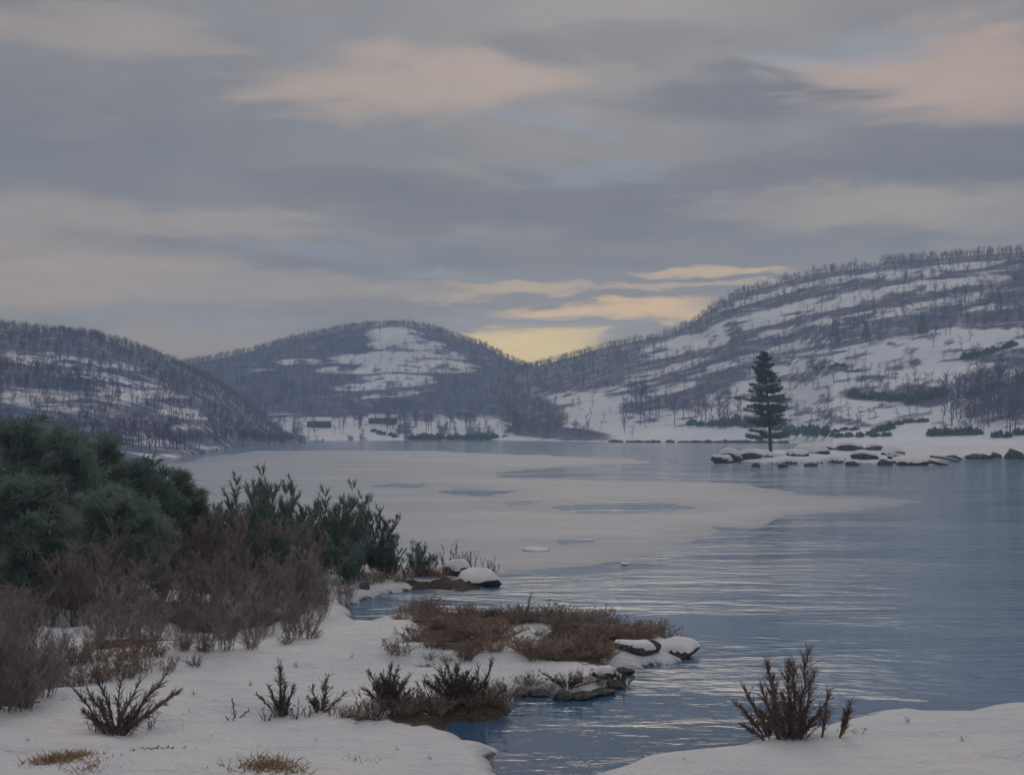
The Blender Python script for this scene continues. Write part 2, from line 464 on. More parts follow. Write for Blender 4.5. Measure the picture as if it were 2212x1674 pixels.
def wood_left(px, py, t):
    n = streak(px, py, 46, 7, 21)
    snow = ell(px, py, [(90, 775, 130, 15, 4, .8), (60, 765, 90, 7, 0, .8), (250, 790, 80, 9, 6, .6), (190, 812, 90, 10, 3, .8), (270, 835, 100, 16, 6, .95), (330, 852, 90, 9, 3, .9),
                        (255, 856, 50, 16, 10, .9), (400, 893, 80, 12, 5, .95), (50, 862, 90, 16, 0, .75), (380, 920, 60, 10, 8, .6), (310, 945, 70, 14, 12, .7), (130, 870, 60, 30, 0, .5),
                        (450, 965, 80, 6, 3, .5), (350, 985, 60, 6, 0, .6)])
    base = 0.92 - 0.12 * sstep(760, 900, py)
    return base * (1 - .72 * snow * sstep(.30, .62, n))

def wood_right(px, py, t):
    n = streak(px, py, 42, 7, 41, -0.16); n2 = streak(px, py, 90, 16, 47, -0.2)
    sky = interp(SKY_R, px)
    w = np.full(np.shape(px), 0.86)
    snow = ell(px, py, [(1700, 628, 90, 8, -14, .9), (1850, 600, 110, 9, -8, .9), (2090, 575, 110, 8, -4, .8), (1890, 680, 160, 10, -8, .8), (1600, 655, 60, 8, -18, .8), (2060, 650, 130, 9, -8, .85), (2160, 660, 80, 8, -8, .7), (1560, 790, 110, 9, -18, .7), (1440, 800, 110, 9, -16, .6), (1400, 850, 110, 12, -12, .7), (1750, 740, 110, 9, -12, .8), (1640, 690, 110, 18, -12, 1), (1790, 655, 150, 17, -10, .95), (1960, 592, 80, 13, -4, .8), (2010, 618, 130, 12, -6, .9), (2130, 600, 60, 10, 0, .6),
                        (1460, 748, 90, 20, -14, .85), (1530, 735, 60, 22, -14, .7), (1680, 720, 60, 12, -14, .5), (1360, 745, 70, 6, -14, .6), (1240, 880, 120, 34, 0, .95), (1330, 850, 130, 18, -8, .5),
                        (2140, 725, 260, 40, -10, 1), (1900, 775, 230, 40, -9, 1), (1720, 785, 110, 22, -12, 1), (1990, 830, 200, 46, -8, 1), (1780, 850, 160, 40, 0, .95),
                        (1620, 860, 130, 40, -16, .9), (1850, 905, 300, 40, 0, 1), (1480, 915, 220, 30, 0, 1), (2100, 930, 280, 26, 0, .95), (1300, 920, 160, 30, 8, .95), (2000, 880, 130, 40, 0, .95)])
    w = w * (1 - snow * sstep(.24, .54, n))
    dark = ell(px, py, [(1990, 855, 75, 26, 6, 1), (1880, 850, 70, 18, 0, .8), (1800, 800, 55, 7, -14, .8), (1720, 812, 60, 8, -10, .7), (1980, 735, 60, 6, -16, .6), (1900, 815, 60, 6, 0, .7),
                        (1845, 915, 90, 10, 14, .8), (1950, 905, 80, 8, -14, .6), (2140, 855, 90, 70, 0, .75), (2150, 690, 100, 22, -6, .9), (2180, 640, 60, 26, 0, .9), (1880, 715, 170, 24, -4, .85)])
    w = np.maximum(w, dark * sstep(.22, .42, n2 + .1))
    foot = sstep(915, 930, py)
    w = w * (1 - foot)
    spur = ell(px, py, [(1150, 900, 80, 50, 10, 1), (1200, 935, 130, 16, 4, 1), (1100, 870, 60, 60, 0, 1)])
    w = np.maximum(w, spur * (px < 1345))
    ridge = sstep(36, 14, py - sky)
    return np.maximum(w, ridge * 0.95)

SKY_M = [(-400, 800), (200, 800), (380, 778), (440, 770), (520, 755), (640, 722), (740, 703), (800, 698), (880, 697), (920, 703), (970, 718), (1040, 740), (1090, 765), (1140, 787), (1230, 825), (1400, 870), (1700, 900)]
SKY_L = [(-900, 640), (-400, 655), (-200, 680), (0, 692), (60, 699), (200, 712), (280, 735), (340, 757), (390, 776), (450, 806), (500, 838), (560, 884), (610, 918), (660, 944), (700, 953)]
SKY_R = [(1040, 850), (1100, 800), (1140, 785), (1200, 770), (1300, 742), (1440, 712), (1490, 690), (1540, 655), (1600, 620), (1680, 600), (1760, 577), (1890, 562), (1920, 550), (2050, 545), (2212, 528), (2600, 500), (3200, 480)]
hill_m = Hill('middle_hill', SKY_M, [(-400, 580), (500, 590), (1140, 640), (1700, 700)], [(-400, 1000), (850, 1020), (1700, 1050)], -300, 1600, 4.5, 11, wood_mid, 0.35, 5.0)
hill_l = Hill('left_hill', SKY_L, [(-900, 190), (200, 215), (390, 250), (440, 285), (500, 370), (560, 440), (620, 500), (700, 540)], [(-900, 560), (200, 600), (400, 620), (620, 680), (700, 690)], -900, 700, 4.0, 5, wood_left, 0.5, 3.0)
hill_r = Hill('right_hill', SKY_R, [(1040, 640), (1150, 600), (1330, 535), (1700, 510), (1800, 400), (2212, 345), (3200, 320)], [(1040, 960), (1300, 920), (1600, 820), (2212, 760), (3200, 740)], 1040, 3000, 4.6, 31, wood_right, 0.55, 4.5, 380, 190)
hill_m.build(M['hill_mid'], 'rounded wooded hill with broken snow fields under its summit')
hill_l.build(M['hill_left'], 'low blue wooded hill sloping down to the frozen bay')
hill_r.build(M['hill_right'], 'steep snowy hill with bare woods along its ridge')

# ---- woods on the hills
def bare_tree_geo(rng, h, nb, nt, tw, lean=0.04):
    """trunk geometry and branch geometry of a leafless tree of height h"""
    tr = Geo(); cr = Geo()
    top = np.array([rng.normal(0, lean) * h, rng.normal(0, lean) * h, h * .86])
    pts = [np.zeros(3)] + [top * f + rng.normal(0, .012 * h, 3) * [1, 1, 0] for f in (.3, .55, .8, 1)]
    pts[0][2] = -0.03 * h
    pts = np.array(pts); tr.tube(pts, .018 * h, .004 * h, 4)
    P, D, L = [], [], []
    for i in range(nb):
        f = rng.uniform(.26, 1.0); k = f * 4; a = int(min(k, 3)); p = pts[a] + (pts[a + 1] - pts[a]) * (k - a)
        w = rng.uniform(0, 2 * pi); up = rng.uniform(.45, 1.3)
        d = np.array([cos(w), sin(w), up]); d /= np.linalg.norm(d)
        l = h * rng.uniform(.18, .34) * (1.25 - .6 * f)
        q = p + d * l + np.array([0, 0, .05 * h]); cr.tube([p, p + d * l * .55, q], .006 * h, .0015 * h, 3)
        for j in range(nt):
            g = rng.uniform(.25, 1); P.append(p + (q - p) * g)
            e = d + rng.normal(0, .55, 3) + np.array([0, 0, .35]); D.append(e); L.append(h * rng.uniform(.05, .13))
    cr.blades(P, D, np.array(L), tw, rng)
    return tr, cr

rngF = np.random.default_rng(7)
PROTO = []
for k in range(6):
    a, b_ = bare_tree_geo(np.random.default_rng(100 + k), 1.0, 15, 4, 0.016)
    Va, Fa = a.arrays(); Vb, Fb = b_.arrays()
    PROTO.append((np.vstack([Va, Vb]), np.vstack([Fa, Fb + len(Va)])))

def forest(hill, n, hmin, hmax, name, label, pxa, pxb, tmax=1.12, seed=0):
    rng = np.random.default_rng(seed)
    px = rng.uniform(pxa, pxb, n); t = rng.uniform(0.02, tmax, n) ** 0.9
    X, Y, Z, W = hill.surf(px, t)
    keep = rng.uniform(0, 1, n) < np.clip((W - .15) * 1.25, 0.06, 1)
    X, Y, Z = X[keep], Y[keep], Z[keep]
    Vs, Fs, off = [], [], 0
    for i in range(len(X)):
        Vp, Fp = PROTO[rng.integers(6)]
        h = rng.uniform(hmin, hmax); w = rng.uniform(0, 2 * pi); c, s_ = cos(w), sin(w)
        V = Vp * [h * 1.25, h * 1.25, h]
        V = np.stack([V[:, 0] * c - V[:, 1] * s_ + X[i], V[:, 0] * s_ + V[:, 1] * c + Y[i], V[:, 2] + Z[i] - .15], 1)
        Vs.append(V); Fs.append(Fp + off); off += len(Vp)
    o = obj(name, mesh(name, np.concatenate(Vs), np.concatenate(Fs), M['bark_far']))
    return tag(o, label, 'woodland', kind='stuff')

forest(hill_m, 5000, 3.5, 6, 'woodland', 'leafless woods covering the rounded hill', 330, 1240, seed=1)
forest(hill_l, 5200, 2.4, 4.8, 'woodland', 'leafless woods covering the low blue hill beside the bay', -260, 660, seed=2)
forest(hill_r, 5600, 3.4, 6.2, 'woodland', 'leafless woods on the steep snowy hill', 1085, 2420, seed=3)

# ---- single trees that can be told apart
class Proto:
    """a thing made once; later places are copies"""
    def __init__(s, make): s.make = make; s.root = None
    def place(s, loc, rz, sc, label=None, group=None):
        if s.root is None: s.root = s.make(); o = s.root
        else: o = dup(s.root)
        o.location = tuple(float(v) for v in loc); o.rotation_euler = (0, 0, rz)
        o.scale = (sc, sc, sc) if np.isscalar(sc) else tuple(sc)
        if label: o['label'] = label
        if group: o['group'] = group
        return o

def make_bare_tree(seed):
    def f():
        rng = np.random.default_rng(seed)
        a, b_ = bare_tree_geo(rng, 10.0, 26, 7, 0.11, .03)
        e = obj('bare_tree', None); tag(e, cat='tree')
        obj('trunk', a.mesh('trunk', M['bark_far'], True), e); obj('crown', b_.mesh('crown', M['bark_far']), e)
        return e
    return f
BT = [Proto(make_bare_tree(300 + k)) for k in range(5)]
R = random.Random(5)
def scatter_trees(hill, n, box, hpx, label, group, keep=None):
    k = 0; tries = 0
    while k < n and tries < n * 30:
        tries += 1
        px = R.uniform(box[0], box[1]); py = R.uniform(box[2], box[3])
        if keep and not keep(px, py): continue
        p = hill.at(px, py)
        h = R.uniform(*hpx) * p[1] / PF
        BT[R.randrange(5)].place(p - [0, 0, .1], R.uniform(0, 6.28), h / 10, label, group); k += 1

scatter_trees(hill_m, 46, (585, 1125, 916, 936), (26, 48), 'slender bare tree on the pale snowy shore below the rounded hill', 'bare trees along the far shore')
scatter_trees(hill_r, 46, (2040, 2260, 850, 935), (55, 95), 'tall bare tree in the dark grove low on the steep snowy hill', 'grove low on the snowy hill')
scatter_trees(hill_r, 26, (1330, 1600, 880, 935), (40, 75), 'bare tree on the snowy foot of the long ridge', 'bare trees at the foot of the ridge')
scatter_trees(hill_r, 50, (1560, 2230, 560, 660), (14, 25), 'bare tree on the crest of the steep snowy hill', 'bare trees along the crest',
              lambda x, y: 8 < y - interp(SKY_R, x) < 55)
scatter_trees(hill_r, 30, (2020, 2240, 640, 720), (24, 42), 'bare tree in the high clump above the open snow field', 'clump above the snow field')

# conifers on the hillside
def conifer_geo(rng, h, r, layers, per, blade, bw):
    tr = Geo(); cr = Geo()
    tr.tube([[0, 0, -.03 * h], [0, 0, .5 * h], [0, 0, h]], .02 * h, .003 * h, 5)
    P, D, L = [], [], []
    for i in range(layers):
        f = .08 + .9 * i / layers; rr = r * (1 - f) ** .85 * rng.uniform(.75, 1.15) + .03 * h
        for k in range(per):
            w = rng.uniform(0, 2 * pi); q = rng.uniform(.15, 1) ** .6 * rr
            P.append([cos(w) * q, sin(w) * q, h * f - .25 * q + rng.uniform(-.02, .02) * h])
            D.append([cos(w) + rng.normal(0, .5), sin(w) + rng.normal(0, .5), rng.normal(.1, .35)]); L.append(blade * rng.uniform(.6, 1.3))
    cr.blades(P, D, np.array(L), bw, rng)
    return tr, cr
def make_conifer():
    a, b_ = conifer_geo(np.random.default_rng(9), 10.0, 2.6, 22, 34, .9, .34)
    e = obj('conifer', None); tag(e, cat='tree')
    obj('trunk', a.mesh('trunk', M['bark']), e); obj('crown', b_.mesh('crown', M['needle_dark']), e)
    return e
CF = Proto(make_conifer)
for (px, base, top, lab) in [(1805, 738, 690, 'small dark conifer with a leaning top on the wooded middle slope'), (1872, 732, 692, 'faint slim conifer between two darker ones on the wooded slope'),
                             (1995, 722, 678, 'dark conifer at the upper edge of the open snow field')]:
    p = hill_r.at(px, base); h = (base - top) * p[1] / PF
    o = CF.place(p - [0, 0, .1], px * .7, h / 10, lab, None)

# ---- low dark evergreens in hedges and clumps on the slopes
def make_low_evergreen(seed):
    def f():
        rng = np.random.default_rng(seed); g = Geo(); n = 420
        d = rng.normal(size=(n, 3)); d[:, 2] = np.abs(d[:, 2]); d /= np.linalg.norm(d, axis=1, keepdims=True)
        lump = 0.75 + .35 * np.sin(d[:, 0] * 5 + seed) * np.cos(d[:, 1] * 4 + d[:, 2] * 3)
        P = d * (rng.uniform(.45, 1, n) ** .5 * lump)[:, None] * [1, 1, .85]
        g.blades(P, d + rng.normal(0, .5, (n, 3)), rng.uniform(.2, .4, n), .20, rng)
        st = Geo()
        for k in range(4):
            w = k * 1.6 + seed; st.tube([[0, 0, -.1], [cos(w) * .25, sin(w) * .25, .35], [cos(w) * .45, sin(w) * .45, .7]], .05, .015, 4)
        e = obj('evergreen_shrub', None); tag(e, cat='shrub')
        obj('stems', st.mesh('stems', M['bark']), e); obj('foliage', g.mesh('foliage', M['needle_dark']), e)
        return e
    return f
LE = [Proto(make_low_evergreen(40 + k)) for k in range(3)]
def hedge(hill, x0, y0, x1, y1, hpx, n, label, group):
    for i in range(n):
        f = (i + R.uniform(.2, .8)) / n
        px = x0 + (x1 - x0) * f; p = hill.at(px, y0 + (y1 - y0) * f + R.uniform(-1, 1))
        h = hpx * p[1] / PF * R.uniform(.75, 1.2); w = max(h * .9, abs(x1 - x0) / n * p[1] / PF * .75)
        LE[R.randrange(3)].place(p, R.uniform(0, 6.28), (w, w * .8, h), label, group)
for (x0, y0, x1, y1, hp, n, lab, grp) in [
    (880, 951, 1140, 953, 15, 13, 'low dark evergreen along the water under the rounded hill', 'evergreen fringe under the rounded hill'),
    (800, 932, 860, 946, 8, 5, 'low dark shrub in the curved row on the pale shore', 'curved row of shrubs on the pale shore'),
    (1490, 918, 1560, 919, 14, 4, 'dark clump of evergreen on the snow behind the tall pine', 'evergreen clumps behind the tall pine'),
    (1560, 920, 1700, 920, 24, 7, 'dark clump of evergreen on the snow behind the tall pine', 'evergreen clumps behind the tall pine'),
    (1700, 938, 1790, 940, 24, 5, 'dark evergreen in the thicket beside the tall pine', 'thicket beside the tall pine'),
    (1790, 943, 1920, 940, 11, 7, 'low evergreen in the curved hedge on the snowy flat', 'curved hedge on the snowy flat'),
    (1880, 938, 1930, 925, 16, 4, 'low evergreen in the curved hedge on the snowy flat', 'curved hedge on the snowy flat'),
    (1930, 918, 2010, 908, 10, 5, 'low evergreen in the curved hedge on the snowy flat', 'curved hedge on the snowy flat'),
    (2000, 943, 2120, 938, 18, 7, 'dark evergreen of the straight hedge along the snowy flat', 'straight hedge along the snowy flat'),
    (2135, 944, 2225, 940, 16, 5, 'dark evergreen of the straight hedge along the snowy flat', 'straight hedge along the snowy flat'),
    (1800, 932, 1850, 930, 7, 3, 'small dark shrub in a snowy hollow of the flat', 'shrubs in the hollow'),
    (1960, 872, 2050, 848, 22, 7, 'teal evergreen in the hollow of the snowy hillside', 'evergreens in the hillside hollow'),
    (1840, 858, 1960, 866, 18, 7, 'teal evergreen in the hollow of the snowy hillside', 'evergreens in the hillside hollow'),
    (2080, 862, 2180, 830, 16, 6, 'dark evergreen on the slope under the grove', 'evergreens under the grove'),
    (1760, 800, 1830, 790, 9, 5, 'small evergreen on the snow streak beside the tall pine top', 'evergreens on the snow streak'),
    (2080, 780, 2200, 745, 16, 6, 'dark evergreen on the upper edge of the snow field', 'evergreens on the upper snow edge')]:
    hedge(hill_r if x0 > 1160 else hill_m, x0, y0, x1, y1, hp, n, lab, grp)

# ---- two cabins on the far shore
def box(g, x0, x1, y0, y1, z0, z1):
    V = [(x0, y0, z0), (x1, y0, z0), (x1, y1, z0), (x0, y1, z0), (x0, y0, z1), (x1, y0, z1), (x1, y1, z1), (x0, y1, z1)]
    Q = [(0, 3, 2, 1), (4, 5, 6, 7), (0, 1, 5, 4), (1, 2, 6, 5), (2, 3, 7, 6), (3, 0, 4, 7)]
    g.add(V, [t for q in Q for t in ((q[0], q[1], q[2]), (q[0], q[2], q[3]))])
def cabin(px, base, wpx, wallpx, roofpx, label, rz):
    p = hill_m.at(px, base); k = p[1] / PF; w = wpx * k; h = wallpx * k; rh = roofpx * k; d = w * .62
    e = tag(obj('cabin', None, loc=p - [0, 0, .3]), label, 'cabin'); e.rotation_euler = (0, 0, rz)
    g = Geo(); box(g, -w / 2, w / 2, -d / 2, d / 2, -1.5, h + .3)
    wall = obj('wall', g.mesh('wall', M['teal']), e)
    gb = Geo()
    for s_ in (-1, 1):
        x = s_ * (w / 2 - .02)
        gb.add([(x, -d / 2, h + .3), (x, d / 2, h + .3), (x, 0, h + rh)], [(0, 1, 2)])
    obj('gable', gb.mesh('gable', M['teal']), e)
    r = Geo(); o = .5
    for s_ in (-1, 1):
        y1 = s_ * (d / 2 + o); z1 = h + .3 - o * .5
        V = [(-w / 2 - o, y1, z1), (w / 2 + o, y1, z1), (w / 2 + o, 0, h + rh), (-w / 2 - o, 0, h + rh)]
        V += [(a, b_, c + .45) for a, b_, c in V]
        Q = [(0, 1, 2, 3), (4, 5, 6, 7), (0, 1, 5, 4), (1, 2, 6, 5), (3, 0, 4, 7)]
        r.add(V, [t for q in Q for t in ((q[0], q[1], q[2]), (q[0], q[2], q[3]))])
    tag(obj('roof', r.mesh('roof', M['snowcap']), e), 'snow covered gable roof')
    for x in (-w * .3, 0, w * .3):
        f = Geo(); box(f, x - .55, x + .55, -d / 2 - .06, -d / 2 + .05, h * .35, h * .8)
        wd = obj('window', f.mesh('window', M['trim']), e)
        q = Geo(); box(q, x - .43, x + .43, -d / 2 - .09, -d / 2 - .04, h * .35 + .12, h * .8 - .12); obj('pane', q.mesh('pane', M['glass']), wd)
cabin(690, 922, 50, 11, 8, 'dark teal cabin with snowy roof, lower of the two on the far shore', .08)
cabin(828, 913, 58, 9, 7, 'wide dark teal cabin with flat snowy roof, higher up the far shore', -.05)

# ------------------------------------------------------------------ ice on the lake
ICE = [(-900, 1005), (300, 1003), (400, 1000), (470, 985), (560, 974), (700, 968), (850, 970), (1000, 977), (1200, 984), (1350, 990), (1420, 997), (1330, 1003), (1160, 1010),
       (1060, 1022), (1110, 1032), (1300, 1037), (1500, 1040), (1600, 1045), (1680, 1055), (1720, 1068), (1800, 1072), (1900, 1075), (1985, 1082), (1960, 1092), (1840, 1102),
       (1700, 1112), (1690, 1125), (1620, 1140), (1540, 1135), (1520, 1150), (1480, 1170), (1420, 1185), (1385, 1205), (1300, 1220), (1200, 1228), (1090, 1235), (1000, 1240), (500, 1260), (-900, 1300)]
HOLES = [[(815, 1050), (850, 1043), (930, 1046), (900, 1055)], [(945, 1049), (1000, 1052), (1100, 1058), (1045, 1072), (985, 1067)], [(1105, 1085), (1160, 1082), (1158, 1091), (1112, 1091)],
         [(1195, 1095), (1290, 1084), (1400, 1079), (1470, 1087), (1520, 1098), (1470, 1108), (1260, 1109)], [(1205, 1166), (1292, 1162), (1287, 1171), (1218, 1175)]]
def flat(poly, z=0.0): return [tuple(at(x, y, z)[:2]) for x, y in poly]

def polar(px0, px1, nc, y0, y1, nr):
    c = np.linspace(px0, px1, nc); r = np.geomspace(y0, y1, nr)
    Cx, Ry = np.meshgrid(c, r)
    return Ry * (Cx - PW / 2) / PF, Ry
def grid_obj(name, X, Y, Z, mat, zcut, attrs=None):
    nr, nc = X.shape; i = np.arange(nr * nc).reshape(nr, nc)
    F = np.stack([i[:-1, :-1], i[:-1, 1:], i[1:, 1:], i[1:, :-1]], -1).reshape(-1, 4)
    F = F[(Z.ravel()[F] > zcut).any(1)]
    used = np.unique(F); mp = np.full(nr * nc, -1); mp[used] = np.arange(len(used))
    V = np.stack([X, Y, Z], -1).reshape(-1, 3)[used]
    return obj(name, mesh(name, V, mp[F], mat, True, {k: v.ravel()[used] for k, v in (attrs or {}).items()}))

X, Y = polar(-700, 2100, 620, 40, 330, 330)
sd = sdist(flat(ICE), X, Y)
for h in HOLES: sd = np.minimum(sd, -sdist(flat(h), X, Y))
sd = sd + (fbm(X / 3.5, Y / 9, 61, 5) - .5) * (0.036 * Y)
thin = sstep(.055, .0, sd / Y) + .55 * sstep(.56, .72, fbm(X / 9, Y / 16, 67, 5))
Z = np.clip(sd * 0.08, -.05, .035)
tag(grid_obj('ice', X, Y, Z, M['ice'], -0.02, {'thin': np.clip(thin, 0, 1)}), 'pale grey snow dusted ice sheet with dark pools of open water', 'ice', kind='structure')

# ------------------------------------------------------------------ near shore
SHORE_L = [(-900, 1110), (0, 1110), (300, 1130), (520, 1165), (700, 1195), (860, 1215), (960, 1222), (1030, 1230), (1060, 1245), (1050, 1262), (1000, 1270), (930, 1262), (850, 1272), (800, 1285), (762, 1300),
           (752, 1322), (780, 1338), (840, 1325), (900, 1312), (1000, 1322), (1100, 1322), (1200, 1328), (1290, 1338), (1330, 1348), (1380, 1350), (1440, 1368), (1490, 1392), (1480, 1415), (1400, 1428),
           (1345, 1436), (1332, 1452), (1340, 1468), (1290, 1482), (1230, 1492), (1160, 1480), (1112, 1488), (1112, 1520), (1080, 1540), (1000, 1540), (985, 1536), (960, 1532), (952, 1544), (985, 1560),
           (1022, 1584), (1056, 1604), (1084, 1634), (1100, 1672), (1100, 2300), (-1500, 2300), (-1500, 1200)]
SHORE_R = [(1240, 2300), (1230, 1672), (1285, 1642), (1362, 1620), (1465, 1600), (1580, 1584), (1650, 1572), (1720, 1556), (1780, 1542), (1830, 1528), (1855, 1513), (1950, 1505), (2010, 1512), (2080, 1513),
           (2150, 1500), (2212, 1497), (2600, 1480), (3300, 1480), (3300, 2300)]
DARK_STRIP = [(190, 1440), (300, 1424), (420, 1412), (495, 1410), (470, 1422), (390, 1436), (280, 1448), (200, 1454)]
LPOLY, RPOLY, STRIP_POLY = flat(SHORE_L, .15), flat(SHORE_R, .25), flat(DARK_STRIP, .1)
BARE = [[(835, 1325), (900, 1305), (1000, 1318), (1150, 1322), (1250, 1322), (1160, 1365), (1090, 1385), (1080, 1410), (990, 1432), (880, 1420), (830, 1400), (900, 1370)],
        [(1120, 1400), (1180, 1350), (1260, 1330), (1330, 1342), (1440, 1375), (1330, 1400), (1320, 1432), (1150, 1432)],
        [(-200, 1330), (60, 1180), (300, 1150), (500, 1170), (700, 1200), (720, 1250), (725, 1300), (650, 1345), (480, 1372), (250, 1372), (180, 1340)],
        [(700, 1545), (770, 1515), (900, 1500), (1110, 1480), (1135, 1500), (1130, 1560), (990, 1572), (880, 1566), (760, 1560)], [(-200, 1560), (-100, 1400), (60, 1410), (110, 1490), (100, 1545)],
        [(1090, 1476), (1160, 1470), (1230, 1478), (1290, 1468), (1350, 1460), (1360, 1500), (1200, 1520), (1110, 1505)], [(840, 1245), (960, 1238), (1060, 1250), (1000, 1282), (900, 1275)]]
BPOLY = [flat(p, .3) for p in BARE]

def near_height(X, Y):
    X = np.asarray(X, float); Y = np.asarray(Y, float)
    sl = sdist(LPOLY, X, Y); sr = sdist(RPOLY, X, Y)
    wob = (fbm(X / 1.3, Y / 1.3, 71, 4) - .5) * 0.8
    s = np.maximum(sl, sr) + wob * sstep(140, 20, Y)
    und = fbm(X / 5, Y / 5, 73, 4) - .5; fine = fbm(X / .9, Y / .9, 79, 3) - .5
    land = .30 * (1 - np.exp(-np.maximum(s, 0) / .55)) + .020 * np.clip(s, 0, 40)
    drift = fbm(X / 2.6 + Y * .15, Y / 1.5, 77, 3) - .5
    land = land + (und * .60 + drift * .48 + fine * .10) * sstep(0, 3.0, s)
    land = np.maximum(land, 0.05 * sstep(0, .4, s))
    hum = 4.2 - .2 * Y - 2.0 * sstep(20, 24, Y)                         # the knoll the viewer stands on
    land = np.where(s > 0, np.maximum(land, hum), land)
    return np.where(s > 0, land, np.maximum(s * .9, -.9))

X, Y = polar(-900, 3000, 600, 4, 130, 420)
Z = near_height(X, Y)
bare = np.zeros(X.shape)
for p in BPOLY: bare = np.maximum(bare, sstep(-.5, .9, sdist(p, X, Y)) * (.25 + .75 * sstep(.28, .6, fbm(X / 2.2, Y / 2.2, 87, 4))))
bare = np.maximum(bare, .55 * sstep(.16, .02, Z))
bare = np.maximum(bare, sstep(-.6, .6, sdist(STRIP_POLY, X, Y)) * .8)  # narrow strip in front of the alder thicket coloured dark
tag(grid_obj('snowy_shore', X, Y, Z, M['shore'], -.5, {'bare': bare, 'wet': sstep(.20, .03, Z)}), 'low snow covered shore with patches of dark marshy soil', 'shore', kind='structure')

def near(px, py):
    z = .3
    for _ in range(8):
        p = at(px, py, z); z = float(near_height(p[0:1], p[1:2])[0]); z = max(z, 0.02)
    return np.array([p[0], p[1], z])

# ------------------------------------------------------------------ spit with the tall pine
SPIT = [(1545, 992), (1600, 998), (1700, 1000), (1800, 998), (1900, 1000), (2020, 1000), (2060, 990), (2120, 986), (2212, 988), (2700, 990), (3300, 990), (3300, 955), (2500, 958), (2212, 963), (2000, 970), (1850, 973), (1700, 976), (1580, 980)]
SPOLY = flat(SPIT)
X, Y = polar(1500, 3000, 520, 195, 420, 130)
s = sdist(SPOLY, X, Y) + (fbm(X / 6, Y / 8, 83, 4) - .5) * 5
land = .9 * (1 - np.exp(-np.maximum(s, 0) / 2.5)) + (fbm(X / 7, Y / 7, 85, 4) - .5) * 1.1 * sstep(0, 4, s)
Z = np.where(s > 0, np.maximum(land, .02), np.maximum(s * .3, -.6))
tag(grid_obj('snowy_spit', X, Y, Z, M['shore'], -.4, {'bare': .55 * sstep(.35, .05, Z)}), 'narrow snowy spit of rocks reaching into the lake', 'spit', kind='structure')
def on_spit(px, py):
    p = at(px, py, .6)
    i = np.argmin((X - p[0]) ** 2 + (Y - p[1]) ** 2); return np.array([p[0], p[1], max(float(Z.ravel()[i]), 0.0)])

# ---- rocks
def rock_geo(seed, sub=3, cuts=14):
    import bmesh
    bm = bmesh.new(); bmesh.ops.create_icosphere(bm, subdivisions=sub, radius=1)
    V = np.array([v.co[:] for v in bm.verts]); F = np.array([[v.index for v in f.verts] for f in bm.faces]); bm.free()
    rng = np.random.default_rng(seed); ph = rng.uniform(0, 9, 6)
    n = fbm(V[:, 0] * 1.4 + ph[0] + V[:, 2], V[:, 1] * 1.4 + ph[1] - V[:, 2] * .7, seed, 4)
    # a few flat cuts make it angular
    for _ in range(cuts):
        d = rng.normal(size=3); d /= np.linalg.norm(d); c = rng.uniform(.50, .82)
        k = V @ d; V = V - np.outer(np.maximum(k - c, 0) * .85, d)
    V = V * (0.75 + .5 * n)[:, None]
    V[:, 2] *= .8
    return V, F
def make_rock(seed, snow=True):
    def f():
        V, F = rock_geo(seed)
        e = obj('rock', None); tag(e, cat='rock')
        obj('stone', mesh('stone', V, F, M['rock'], False), e)
        if snow:
            n = np.cross(V[F[:, 1]] - V[F[:, 0]], V[F[:, 2]] - V[F[:, 0]]); n /= np.linalg.norm(n, axis=1, keepdims=True) + 1e-9
            cen = V[F].mean(1)
            m = (n[:, 2] > .18) & (cen[:, 2] > -.14 + .22 * np.sin(cen[:, 0] * 4 + seed))
            Fs = F[m]; used = np.unique(Fs); mp = np.full(len(V), -1); mp[used] = np.arange(len(used))
            edge = np.zeros(len(V), int); np.add.at(edge, Fs.ravel(), 1)
            full = np.zeros(len(V), int); np.add.at(full, F.ravel(), 1)
            lift = np.where(edge[used] == full[used], .15, .015)
            Vs = V[used] * 1.01 + np.stack([0 * lift, 0 * lift, lift], 1)
            obj('snow_cap', mesh('snow_cap', Vs, mp[Fs], M['snowcap'], True), e)
        return e
    return f
RK = [Proto(make_rock(500 + k)) for k in range(5)]; RB = [Proto(make_rock(520 + k, False)) for k in range(3)]
def rock(px, py, wpx, hpx, label, group=None, snow=True, where=near, k=None, sink=.36, depth=.8):
    p = where(px, py); m = p[1] / PF; w = wpx * m / 1.7; h = hpx * m / 1.2
    pr = (RK if snow else RB)[(k if k is not None else R.randrange(9)) % (5 if snow else 3)]
    return pr.place(p + [0, 0, h * (.55 - sink)], R.uniform(-.5, .5), (w, w * depth, h), label, group)

